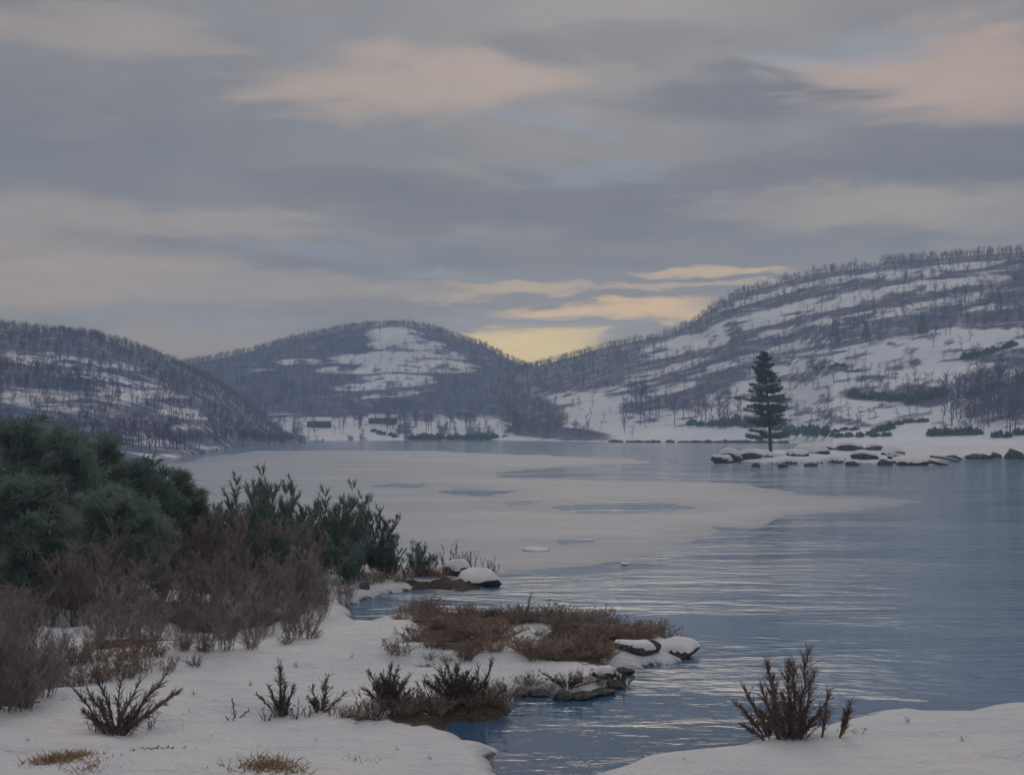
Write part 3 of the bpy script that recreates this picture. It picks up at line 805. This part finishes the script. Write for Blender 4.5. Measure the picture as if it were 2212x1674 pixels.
rock(1045, 1262, 92, 40, 'flat snow capped boulder at the tip of the evergreen point', k=0)
rock(985, 1240, 76, 48, 'dark boulder with snow on its back, among twigs on the point', k=1)
rock(925, 1258, 60, 30, 'low rock with a strip of snow beside red brown twigs', k=2)
rock(786, 1282, 34, 16, 'small bare dark rock on the snow by the little cove', snow=False, k=1)
rock(1462, 1412, 96, 40, 'long snow covered rock at the very end of the heath point', k=3)
rock(1372, 1424, 80, 34, 'rounded snow capped rock beside a dark gap on the heath point', k=4)
rock(1408, 1424, 36, 40, 'bare dark rock wedged between two snowy rocks', snow=False, k=0)
rock(1300, 1472, 60, 34, 'small snow capped rock at the corner of the dark bank', k=1)
rock(1330, 1485, 50, 26, 'bare wet rock in the water off the dark bank', snow=False, k=2)
for (px, py, w, h) in [(1125, 1500, 50, 20), (1165, 1502, 56, 22), (1215, 1508, 60, 24), (1258, 1506, 60, 26), (1300, 1498, 50, 24), (1345, 1452, 44, 20)]:
    rock(px, py, w, h, 'dark wet stone under the snowy bank edge beside the inlet', 'wet stones under the bank edge', False, sink=.42)
for (px, py, w, h, s_) in [(1560, 992, 40, 26, 1), (1582, 990, 52, 34, 1), (1620, 990, 56, 24, 1), (1700, 994, 60, 20, 1), (1760, 984, 72, 30, 1), (1800, 992, 60, 22, 1), (1838, 978, 60, 22, 1), (1842, 997, 40, 14, 0),
                           (1868, 990, 60, 22, 1), (1910, 996, 44, 15, 0), (1930, 986, 60, 24, 1), (1970, 996, 70, 22, 1), (1750, 998, 34, 11, 0), (1690, 1000, 30, 10, 0), (1632, 999, 26, 9, 0), (1655, 990, 40, 18, 1), (1725, 988, 44, 20, 1), (1785, 976, 50, 18, 1), (1890, 976, 46, 18, 1)]:
    rock(px, py, w, h, ('snow capped boulder on the narrow spit beside the tall pine' if s_ else 'bare dark boulder at the water edge of the narrow spit'),
         ('snowy boulders on the spit' if s_ else 'bare boulders on the spit'), bool(s_), on_spit)
for (px, py, w, h) in [(2105, 984, 48, 17), (2128, 985, 40, 14), (2150, 982, 34, 14), (2190, 984, 56, 26), (2060, 986, 44, 15), (2220, 985, 40, 18)]:
    rock(px, py, w, h, 'dark boulder on the shore beyond the spit', 'boulders beyond the spit', False, on_spit)
for i in range(30):
    px = 1322 + i * 13 + R.uniform(-9, 9); p = hill_r.at(px, 956)
    RB[i % 3].place([p[0], p[1] - R.uniform(1.5, 5), .25], R.uniform(-.3, .3), (R.uniform(1.4, 4.2), 1.6, R.uniform(.7, 1.6)), 'low dark rock along the far waterline behind the spit', 'rocks along the far waterline')

# fallen snowy trunks on the spit
def log(px, py, length, turn, r, label):
    c = on_spit(px, py); d = np.array([cos(turn), sin(turn), -.16]) * length / 2
    a, b_ = c - d + [0, 0, r + .3], c + d + [0, 0, r + .3]; mid = (a + b_) / 2 + [0, 0, .12]
    g = Geo(); g.tube([a, mid, b_], r, r * .7, 8); e = tag(obj('fallen_log', None), label, 'log')
    obj('trunk', g.mesh('trunk', M['bark'], True), e)
    s_ = Geo(); s_.tube([a + [0, 0, r * .7], mid + [0, 0, r * .75], b_ + [0, 0, r * .5]], r * .85, r * .5, 8); obj('snow_cover', s_.mesh('snow_cover', M['snowcap'], True), e)
log(1990, 996, 8.5, -.5, .36, 'long snow covered log sloping to the water at the spit')
log(1955, 994, 6.0, -.7, .30, 'shorter snowy log lying beside the longer one at the spit')
log(2040, 990, 5.0, -.6, .24, 'thin snowy log above the boulders beyond the spit')

# lump of snowy ice
V, F = rock_geo(540, 3, 3)
p = at(1160, 1190); k = p[1] / PF
o = tag(obj('ice_lump', mesh('ice_lump', V, F, M['snowcap'], True)), 'small white lump of snow on the grey ice', 'ice lump'); o.location = (p[0], p[1], .08); o.scale = (28 * k, 30 * k, 10 * k)
p = at(1350, 1219); k = p[1] / PF
o = tag(obj('ice_lump', o.data), 'tiny white chip of ice at the edge of the ice sheet', 'ice lump'); o.location = (p[0], p[1], .05); o.scale = (9 * k, 14 * k, 3.5 * k)

# ---- the tall pine
def tall_pine():
    base = on_spit(1665, 985); m = base[1] / PF; H = (985 - 762) * m
    e = tag(obj('pine_tree', None, loc=base - [0, 0, .3]), 'tall lone pine with tiered dark green boughs on the rocky spit', 'tree')
    rng = np.random.default_rng(77)
    tr = Geo(); tp = np.array([[0, 0, -.3], [-.15, 0, H * .25], [-.45, 0, H * .5], [-.9, 0, H * .8], [-1.2, 0, H]]); tr.tube(tp, .38, .04, 8)
    obj('trunk', tr.mesh('trunk', M['bark'], True), e)
    def trunk(z): return np.array([np.interp(z, tp[:, 2], tp[:, 0]), 0, z])
    tiers = [(.19, 66, 6), (.215, 44, 4), (.29, 34, 6), (.345, 52, 8), (.40, 40, 6), (.445, 54, 8), (.475, 40, 5), (.535, 66, 9), (.57, 44, 6), (.625, 40, 8), (.665, 46, 7), (.72, 30, 7), (.76, 36, 6), (.80, 28, 7), (.845, 24, 6), (.885, 22, 6), (.92, 14, 6), (.955, 10, 5), (.985, 6, 4)]
    for (f, rpx, n) in tiers:
        for k in range(n):
            w = 2 * pi * (k + rng.uniform(-.35, .35)) / n + f * 17
            L = rpx * m * rng.uniform(.42, 1.1) * (1 + .08 * cos(w - 2.4)); z = H * (f + rng.uniform(-.018, .018))
            o0 = trunk(z); d = np.array([cos(w), sin(w), 0])
            droop = rng.uniform(-.12, .06) + .25 * max(f - .7, 0)
            pts = [o0, o0 + d * L * .5 + [0, 0, L * (droop - .02)], o0 + d * L + [0, 0, L * (droop + .07)]]
            g = Geo(); g.tube(pts, .075 * (1.2 - f), .015, 4)
            b_ = obj('branch', g.mesh('branch', M['bark']), e)
            nn = int(36 + 34 * L); q = rng.uniform(.18, 1.0, nn); side = rng.normal(0, 1, nn) * .20 * L * (1.12 - q) ** .6
            S = np.array([-d[1], d[0], 0]); A, B2, C2 = map(np.array, pts)
            P = np.where((q < .5)[:, None], A + (B2 - A) * (q * 2)[:, None], B2 + (C2 - B2) * (q * 2 - 1)[:, None]) + S * side[:, None]
            P[:, 2] += rng.uniform(-.10, .38, nn)
            D = d * .8 + S * np.sign(side)[:, None] * .5 + rng.normal(0, .45, (nn, 3)) + [0, 0, .35]
            gn = Geo(); gn.blades(P, D, rng.uniform(.35, .8, nn), .17, rng)
            obj('needles', gn.mesh('needles', M['needle_dark']), b_)
tall_pine()

# ------------------------------------------------------------------ plants of the near shore
def shrub_geo(rng, h, w, nstem, n2, n3, r, tw, upright=.5, blade=None):
    """stems and twigs of a leafless bush; heights in metres"""
    st = Geo(); tg = Geo(); P, D, L = [], [], []
    for s_ in range(nstem):
        a = rng.uniform(0, 2 * pi); lean = rng.uniform(.1, 1) ** .7 * w / 2
        hh = h * rng.uniform(.62, 1.0) * (1 - .32 * (lean / (w / 2)) ** 2)
        b0 = np.array([cos(a), sin(a), 0]) * rng.uniform(0, .16) * w
        tip = np.array([cos(a) * lean, sin(a) * lean, hh])
        pts = [b0 - [0, 0, .06]]
        for f in (.25, .5, .75, 1): pts.append(b0 + (tip - b0) * np.array([f ** 1.3, f ** 1.3, f]) + rng.normal(0, .025, 3) * h)
        pts = np.array(pts); st.tube(pts, r, r * .25, 4)
        for j in range(n2):
            f = rng.uniform(.12, 1.0); k = min(int(f * 4), 3); p = pts[k] + (pts[k + 1] - pts[k]) * (f * 4 - k)
            b2 = rng.uniform(0, 2 * pi); d = np.array([cos(b2) * (1 - upright), sin(b2) * (1 - upright), upright]) + (tip - b0) / h * .35
            d /= np.linalg.norm(d); l = h * rng.uniform(.10, .26) * (1.15 - .5 * f)
            q = p + d * l; st.tube([p, p + d * l * .5 + rng.normal(0, .01, 3) * h, q], r * .4, r * .12, 3)
            for t in range(n3):
                g = rng.uniform(.1, 1); P.append(p + (q - p) * g); D.append(d + rng.normal(0, .5, 3) + [0, 0, .25]); L.append(h * rng.uniform(.035, .10))
    tg.blades(P, D, np.array(L), tw, rng)
    return st, tg
def make_shrub(name, seed, args, mat, mat2=None):
    def f():
        a, b_ = shrub_geo(np.random.default_rng(seed), *args)
        e = obj(name, None); tag(e, cat='shrub')
        obj('stem_cluster', a.mesh('stem_cluster', mat), e); tag(obj('twig_spray', b_.mesh('twig_spray', mat2 or mat), e), kind='stuff')
        return e
    return f
ALDER = [Proto(make_shrub('alder_bush', 600 + k, (2.0, 2.0, 17, 13, 10, .012, .011, .58), M['twig'])) for k in range(5)]
HEATH = [Proto(make_shrub('heath_shrub', 620 + k, (.6, 1.25, 24, 9, 8, .008, .012, .40), M['heath'])) for k in range(4)]
JUNI = [Proto(make_shrub('juniper_bush', 640 + k, (2.6, 2.2, 20, 15, 22, .013, .030, .55), M['bark'], M['juniper'])) for k in range(4)]
TWIG = [Proto(make_shrub('twiggy_shrub', 660 + k, (.8, .5, 6, 6, 4, .008, .009, .8), M['stem'])) for k in range(3)]
def plant(protos, href, px, base, hpx, label, group=None, wide=1.0):
    p = near(px, base); s_ = hpx * p[1] / PF / href
    return protos[R.randrange(len(protos))].place(p - [0, 0, .03], R.uniform(0, 6.28), (s_ * wide, s_ * wide, s_), label, group)

# evergreens of the left bank
def bushy_pine(px, base, top, wpx, label, seed):
    p = near(px, base); m = p[1] / PF; H = (base - top) * m; Rw = wpx * m
    rng = np.random.default_rng(seed)
    e = tag(obj('evergreen_tree', None, loc=p - [0, 0, .1]), label, 'tree')
    tr = Geo(); tr.tube([[0, 0, -.2], [.1, 0, H * .4], [0, .1, H * .75], [0, 0, H * .93]], .05 * Rw + .05, .02, 7); obj('trunk', tr.mesh('trunk', M['bark'], True), e)
    lb = Geo(); cr = Geo()
    nb = 46
    for i in range(nb):
        f = .12 + .84 * (i + rng.uniform(0, 1)) / nb
        prof = Rw * (np.sin(pi * min(1, .30 + .70 * f)) ** .75 * .95 + .10)
        w = rng.uniform(0, 2 * pi); L = prof * rng.uniform(.5, 1.22); z = H * f
        d = np.array([cos(w), sin(w), 0]); a = np.array([0, 0, z * .9]); q = a + d * L + [0, 0, H * .06 + L * .15]
        q[2] = min(q[2], H * .98)
        lb.tube([a, (a + q) / 2 - [0, 0, .03 * H], q], .035, .008, 4)
        for c in range(9):
            g = rng.uniform(.35, 1.05); cen = a + (q - a) * g + rng.normal(0, .13, 3) * [Rw, Rw, Rw * .5]
            n = int(rng.uniform(26, 78)); dd = rng.normal(size=(n, 3)) * .8 + [d[0] * .9, d[1] * .9, .7]
            r_ = rng.uniform(.10, .30) * Rw
            dn = dd / np.linalg.norm(dd, axis=1, keepdims=True)
            cr.blades(cen + dn * rng.uniform(.1, 1, n)[:, None] * r_ * [1, 1, .62], dd, rng.uniform(.13, .30, n), .036, rng)
    obj('limbs', lb.mesh('limbs', M['bark']), e); obj('crown', cr.mesh('crown', M['needle']), e)
for (px, base, top, w, lab) in [
    (-130, 1260, 850, 150, 'large bushy evergreen standing at the outer end of the left bank grove'),
    (25, 1250, 882, 125, 'tallest bushy evergreen of the left bank grove behind brown alders'),
    (120, 1262, 905, 110, 'bushy evergreen beside the tallest one in the left bank grove'),
    (215, 1245, 938, 105, 'rounded evergreen in the middle of the left bank grove'),
    (300, 1248, 975, 95, 'rounded evergreen between the middle and the lake end of the grove'),
    (372, 1240, 1004, 70, 'small evergreen with a hooked branch at the lake end of the grove'),
    (60, 1300, 1010, 120, 'lower evergreen in front of the tallest one on the left bank'),
    (250, 1290, 1050, 110, 'low spreading evergreen in front of the middle of the grove'),
    (420, 1235, 1075, 50, 'dark evergreen bush beside the gap at the lake end of the grove')]:
    bushy_pine(px, base, top, w, lab, int(px) + 2000)

# grey green upright bushes
for (px, base, hp, wd) in [(545, 1240, 215, .95), (598, 1245, 215, .95), (640, 1240, 160, 1.1), (510, 1240, 150, 1.1), (700, 1240, 160, 1.1), (735, 1238, 185, 1.0), (772, 1238, 160, 1.0), (815, 1240, 130, 1.1), (460, 1235, 150, .8), (430, 1215, 120, .8),
                           (575, 1265, 120, 1.5), (660, 1262, 110, 1.5), (755, 1260, 110, 1.5), (835, 1248, 85, 1.5), (690, 1232, 110, 1.2), (610, 1225, 120, 1.2)]:
    plant(JUNI, 2.6, px, base, hp, 'grey green upright bush in the row on the left bank beside the ice', 'grey green bushes on the left bank', wd)
plant(JUNI, 2.6, 905, 1245, 78, 'small loose green bush near the tip of the evergreen point', None, 1.1)
for (px, base, hp) in [(870, 1252, 60), (940, 1228, 42), (962, 1226, 60), (995, 1225, 58), (1020, 1228, 46), (1050, 1238, 42), (1072, 1242, 44), (880, 1235, 55), (1008, 1224, 40)]:
    plant(TWIG, .8, px, base, hp, 'thin upright twigs among the boulders at the tip of the point', 'twigs at the tip of the point', 1.6)
for (px, base, hp) in [(890, 1262, 36), (925, 1262, 40), (955, 1262, 32), (860, 1270, 28), (820, 1258, 34), (800, 1262, 26), (745, 1285, 34), (780, 1258, 30)]:
    plant(HEATH, .6, px, base, hp, 'low red brown tuft on the snow of the evergreen point', 'red brown tufts on the evergreen point')

# brown alder thicket
for row, (y0, hp, step) in enumerate([(1262, 160, 50), (1300, 165, 46), (1338, 165, 46), (1374, 145, 46), (1404, 115, 48)]):
    x = -160 + row * 17
    while x < 740:
        px = x + R.uniform(-14, 14); py = y0 + R.uniform(-9, 9); x += step
        lim = np.interp(px, [-200, 250, 480, 640, 745], [1412, 1424, 1414, 1395, 1340])
        if py > lim or (70 < px < 185 and py > 1350) or (270 < px < 330 and py < 1290): continue
        hh = hp * R.uniform(.55, 1.22) * np.interp(px, [-200, 100, 230, 330, 480, 600, 740], [1.15, 1.1, .95, .8, .95, .9, .55])
        if 262 < px < 345: hh = min(hh, max(py - 1262, 40))
        if px < 60 and py > 1300: hh = min(hh, max(py - 1250, 50))
        lab, grp = (('grey brown leafless bush at the cove end of the alder thicket', 'cove end of the alder thicket') if px > 590 else
                    ('grey brown leafless bush at the snow edge of the alder thicket', 'snow edge of the alder thicket') if py > 1355 else
                    ('grey brown leafless bush in the alder thicket right below the evergreens', 'alders below the evergreens'))
        plant(ALDER, 2.0, px, py, hh, lab, grp, 1.25)
for (px, py, hp) in [(15, 1535, 190), (60, 1530, 150), (-40, 1530, 220), (95, 1500, 130), (-100, 1540, 240), (40, 1470, 150), (-30, 1450, 170), (80, 1450, 110), (20, 1430, 130), (125, 1425, 90), (110, 1470, 100)]:
    plant(ALDER, 2.0, px, py, hp, 'leafless bush in the clump on the snow beside the splayed shrub', 'bush clump beside the splayed shrub', 1.1)
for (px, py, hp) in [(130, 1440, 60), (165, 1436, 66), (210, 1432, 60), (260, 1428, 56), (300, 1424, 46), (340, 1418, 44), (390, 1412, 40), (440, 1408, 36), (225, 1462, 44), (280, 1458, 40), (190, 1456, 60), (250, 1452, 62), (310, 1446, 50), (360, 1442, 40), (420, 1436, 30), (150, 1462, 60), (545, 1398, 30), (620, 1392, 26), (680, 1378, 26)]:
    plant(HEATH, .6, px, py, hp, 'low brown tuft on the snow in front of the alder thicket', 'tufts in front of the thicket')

for (px, py, hp) in [(745, 1548, 30), (775, 1552, 36), (800, 1548, 46), (870, 1546, 46), (895, 1540, 40), (915, 1530, 50), (940, 1540, 44), (965, 1546, 40), (1020, 1545, 40), (1050, 1538, 46), (1080, 1530, 40), (1095, 1510, 50), (860, 1528, 50), (1070, 1505, 44)]:
    plant(HEATH, .6, px, py, hp, 'low tangled tuft on the dark bank of the inlet', 'tufts on the inlet bank', 1.1)
for (px, py, hp) in [(1130, 1490, 30), (1155, 1488, 34), (1185, 1494, 26), (1260, 1488, 34), (1290, 1486, 30)]:
    plant(HEATH, .6, px, py, hp, 'low tuft on the undercut bank beside the snowy corner rock', 'tufts on the undercut bank', 1.1)
# heath on the marshy point
def inside(poly, px, py): return sdist(poly, np.array([float(px)]), np.array([float(py)]))[0] > 2
n = 0
for poly, cnt, lab, grp in ((BARE[0], 84, 'low brown heath shrub in the wide heath patch beside the cove', 'heath patch beside the cove'), (BARE[1], 58, 'low brown heath shrub in the heath patch behind the snowy rocks', 'heath patch behind the snowy rocks')):
    k = 0
    xs = [a for a, _ in poly]; ys = [b_ for _, b_ in poly]
    while k < cnt:
        px, py = R.uniform(min(xs), max(xs)), R.uniform(min(ys), max(ys))
        if not inside(poly, px, py) or fbm(px / 45, py / 13, 91, 3) < .40: continue
        plant(HEATH, .6, px, py, R.choice((15, 21, 27, 33, 42)) * R.uniform(.8, 1.15) * (py - 925) / 450, lab, grp, R.uniform(1.1, 1.7)); k += 1
for (px, py, hp) in [(1392, 1375, 40), (1415, 1372, 46), (1440, 1378, 38), (1468, 1390, 26), (1370, 1362, 34), (1320, 1352, 42), (1300, 1348, 46), (1345, 1362, 34), (1100, 1345, 46), (1125, 1340, 40)]:
    plant(HEATH, .6, px, py, hp, 'dark heath tuft at the water side of the marshy point', 'heath tufts at the water side')

# shrubs whose stems can be counted
def stem_shrub(name, base, tips, label, mat, r=.018, twigs=16, bushy=1.0, cat='shrub', fill=0, fh=.35):
    p0 = near(*base); m = p0[1] / PF
    e = tag(obj(name, None, loc=p0), label, cat); rng = np.random.default_rng(int(base[0]) + int(base[1]))
    for t in tips:
        tx, ty = t[0], t[1]; bx = t[2] if len(t) > 2 else base[0] + (tx - base[0]) * .18
        b0 = np.array([(bx - base[0]) * m, rng.uniform(-.25, .25), -.05]); dz = (base[1] - ty) * m
        tip = np.array([(tx - base[0]) * m, rng.uniform(-.35, .35), dz])
        pts = [b0] + [b0 + (tip - b0) * np.array([f ** 1.15, f, f ** .95]) + rng.normal(0, .018, 3) * max(dz, .3) for f in (.2, .4, .6, .8, 1)]
        pts = np.array(pts); L = np.linalg.norm(tip - b0)
        r_ = r * 1.25; g = Geo(); g.tube(pts, r_ * rng.uniform(.8, 1.25), r_ * .4, 5)
        s_ = obj('stem', g.mesh('stem', mat, True), e)
        tg = Geo(); P, D, LL = [], [], []
        for j in range(int(twigs * 1.5)):
            f = rng.uniform(.15, 1); k = min(int(f * 5), 4); p = pts[k] + (pts[k + 1] - pts[k]) * (f * 5 - k)
            d = (tip - b0) / L + rng.normal(0, .33, 3); d /= np.linalg.norm(d); l = L * rng.uniform(.12, .32) * (1.15 - .6 * f)
            tg.tube([p, p + d * l], r * .4, r * .15, 3)
            for q in range(7): P.append(p + d * l * rng.uniform(.15, 1)); D.append(d + rng.normal(0, .35, 3)); LL.append(L * rng.uniform(.05, .13))
        tg.blades(P, D, np.array(LL), .010, rng); tag(obj('twigs', tg.mesh('twigs', mat), s_), kind='stuff')
    if fill:
        w = (max(t[0] for t in tips) - min(t[0] for t in tips)) * m
        a, b_ = shrub_geo(rng, fh, w * .85, int(fill * 1.4), 8, 7, r * .5, .016, .5)
        obj('low_growth', a.mesh('low_growth', mat), e); obj('low_twigs', b_.mesh('low_twigs', mat), e)
    return e
S1, S2 = M['stem'], M['redstem']
stem_shrub('bare_shrub', (250, 1582), [(159, 1489), (180, 1495), (203, 1465), (222, 1500), (251, 1475), (288, 1482), (320, 1500), (344, 1469), (370, 1506), (300, 1520), (340, 1530), (190, 1530)], 'spreading dark shrub with splayed stems on the open snow beside ochre grass', S1, .020, 26, fill=26, fh=.55)
stem_shrub('bare_shrub', (610, 1545), [(563, 1496), (575, 1490), (607, 1431), (600, 1470), (637, 1479), (622, 1470), (590, 1500)], 'dark shrub with one tall curved stem on the snow near the inlet', S1, .018, 24, fill=18, fh=.4)
stem_shrub('bare_shrub', (690, 1535), [(678, 1479), (715, 1452), (700, 1480, 705), (670, 1500), (740, 1505)], 'pair of leaning dark stems on a low brown mound', S1, .018, 20, fill=20, fh=.3)
stem_shrub('bare_shrub', (504, 1552), [(502, 1514), (490, 1545), (530, 1543), (515, 1535)], 'tiny dark sprig alone on the open snow', S1, .012, 10)
stem_shrub('bare_shrub', (838, 1530), [(796, 1458), (810, 1480), (822, 1462), (845, 1440), (855, 1455), (866, 1478), (878, 1470), (835, 1470), (800, 1490), (885, 1490), (780, 1495)], 'dense dark twiggy shrub between the mound and the inlet', S1, .016, 30, fill=40, fh=.8)
stem_shrub('bare_shrub', (990, 1520), [(923, 1470), (940, 1462), (955, 1448), (968, 1443), (985, 1455), (1000, 1462), (1010, 1452), (1022, 1470), (935, 1480), (1040, 1490), (1060, 1430, 1040), (1090, 1490, 1050)], 'dense dark shrub with one tall stalk overhanging the dark inlet', S1, .017, 30, fill=44, fh=.8)
stem_shrub('bare_shrub', (1712, 1592), [(1600, 1530, 1655), (1618, 1500, 1665), (1640, 1480, 1680), (1660, 1440, 1680), (1672, 1470, 1685), (1690, 1500), (1708, 1443), (1716, 1450), (1742, 1421, 1725), (1753, 1455, 1722), (1770, 1520), (1798, 1507, 1770), (1826, 1511, 1812), (1830, 1535, 1805), (1600, 1560, 1650)],
           'red brown shrub with tall thick stems on the right snow bank', S2, .019, 44, fill=60, fh=.6)
stem_shrub('dead_branch', (1128, 1338), [(1147, 1282, 1132), (1100, 1305, 1110), (1120, 1300)], 'crooked dead branch rising above the heath against bright water', S1, .020, 10, cat='branch')
stem_shrub('bare_shrub', (1660, 1588), [(1602, 1560), (1618, 1550), (1640, 1556)], 'low brown sprigs at the water side of the right bank shrub', S2, .014, 18, fill=18, fh=.3)
stem_shrub('bare_shrub', (1225, 1495), [(1170, 1470), (1200, 1476), (1260, 1470), (1290, 1478), (1240, 1480)], 'low dark sprigs hanging over the dark bank beside the inlet', S1, .014, 18, fill=30, fh=.3)
stem_shrub('bare_shrub', (1345, 1480), [(1330, 1452), (1350, 1448), (1370, 1468), (1312, 1456)], 'short dark sprigs behind the wet rock off the dark bank', S1, .014, 16, fill=14, fh=.3)

for (px, py, hp) in [(790, 1542, 66), (812, 1548, 76), (850, 1545, 80), (872, 1540, 70), (895, 1535, 56), (925, 1530, 70), (945, 1535, 82), (970, 1536, 86), (1005, 1536, 84), (1030, 1534, 70), (1055, 1530, 60), (1075, 1522, 48), (770, 1548, 44)]:
    plant(TWIG, .8, px, py, hp, 'dark upright twigs in the clump on the inlet bank', 'twig clump on the inlet bank', 2.1)
for (px, py, hp) in [(575, 1556, 44), (640, 1552, 50), (665, 1548, 36), (715, 1545, 34), (735, 1548, 30)]:
    plant(TWIG, .8, px, py, hp, 'short dark twigs on the low mound beside the leaning stems', 'twigs on the low mound', 2.0)
for (px, py, hp) in [(205, 1580, 50), (285, 1582, 56), (320, 1575, 44), (240, 1590, 40)]:
    plant(TWIG, .8, px, py, hp, 'short dark twigs around the foot of the splayed shrub', 'twigs round the splayed shrub', 2.0)
for (px, py) in [(60, 1600), (455, 1590), (560, 1610), (680, 1600), (860, 1620), (930, 1640), (420, 1500), (540, 1480), (640, 1440), (700, 1490), (760, 1420), (1960, 1560), (2080, 1600), (1480, 1640)]:
    plant(TWIG, .8, px, py, R.uniform(10, 22), 'tiny dry sprig poking through the open snow', 'tiny sprigs in the snow', 1.6)
# dry grass
def grass(px, py, wpx, hpx, label, mat, n=260):
    p = near(px, py); m = p[1] / PF; rng = np.random.default_rng(int(px * 3 + py)); g = Geo()
    P = np.stack([rng.normal(0, .33, n) * wpx * m, rng.normal(0, .22, n), np.full(n, -.03)], 1)
    zz = near_height(P[:, 0] + p[0], P[:, 1] + p[1]) - p[2]; P[:, 2] += zz
    a = rng.uniform(0, 2 * pi, n); D = np.stack([np.cos(a), np.sin(a) * .7, rng.uniform(.25, 1.2, n)], 1)
    g.blades(P, D, rng.uniform(.5, 1.2, n) * hpx * m, .026, rng)
    e = tag(obj('grass_tuft', None, loc=p), label, 'grass'); tag(obj('blades', g.mesh('blades', mat), e), kind='stuff')
grass(132, 1640, 95, 30, 'ochre dry grass tuft lying on the snow, the wider of two', M['straw'], 520)
grass(190, 1658, 60, 18, 'flat ochre grass wisp just below the wide tuft', M['straw'], 160)
grass(585, 1655, 110, 30, 'olive brown dry grass tuft on the snow midway along the bank', M['straw'], 480)
grass(772, 1640, 60, 14, 'sparse thin dry grass beside the inlet bank', M['straw'], 60)
grass(335, 1618, 90, 14, 'sparse grey twigs lying flat on the snow below the splayed shrub', M['stem'], 110)
grass(410, 1546, 40, 10, 'short brown grass stubble to the side of the splayed shrub', M['heath'], 50)
grass(1850, 1580, 60, 12, 'sparse brown grass stubble beside the red brown shrub', M['heath'], 60)

# ------------------------------------------------------------------ haze
g = Geo(); box(g, -1600, 1600, -120, 1330, -2.5, 165)
hm = bpy.data.materials.new('haze'); hm.use_nodes = True; nt = hm.node_tree; nt.nodes.clear()
pv = nt.nodes.new('ShaderNodeVolumePrincipled'); pv.inputs['Density'].default_value = 0.00058
pv.inputs['Color'].default_value = (.60, .79, 1.0, 1); pv.inputs['Anisotropy'].default_value = 0.1
mo = nt.nodes.new('ShaderNodeOutputMaterial'); nt.links.new(pv.outputs[0], mo.inputs['Volume'])
tag(obj('haze', g.mesh('haze', hm)), 'thin bluish winter haze over the lake', 'haze', kind='stuff')
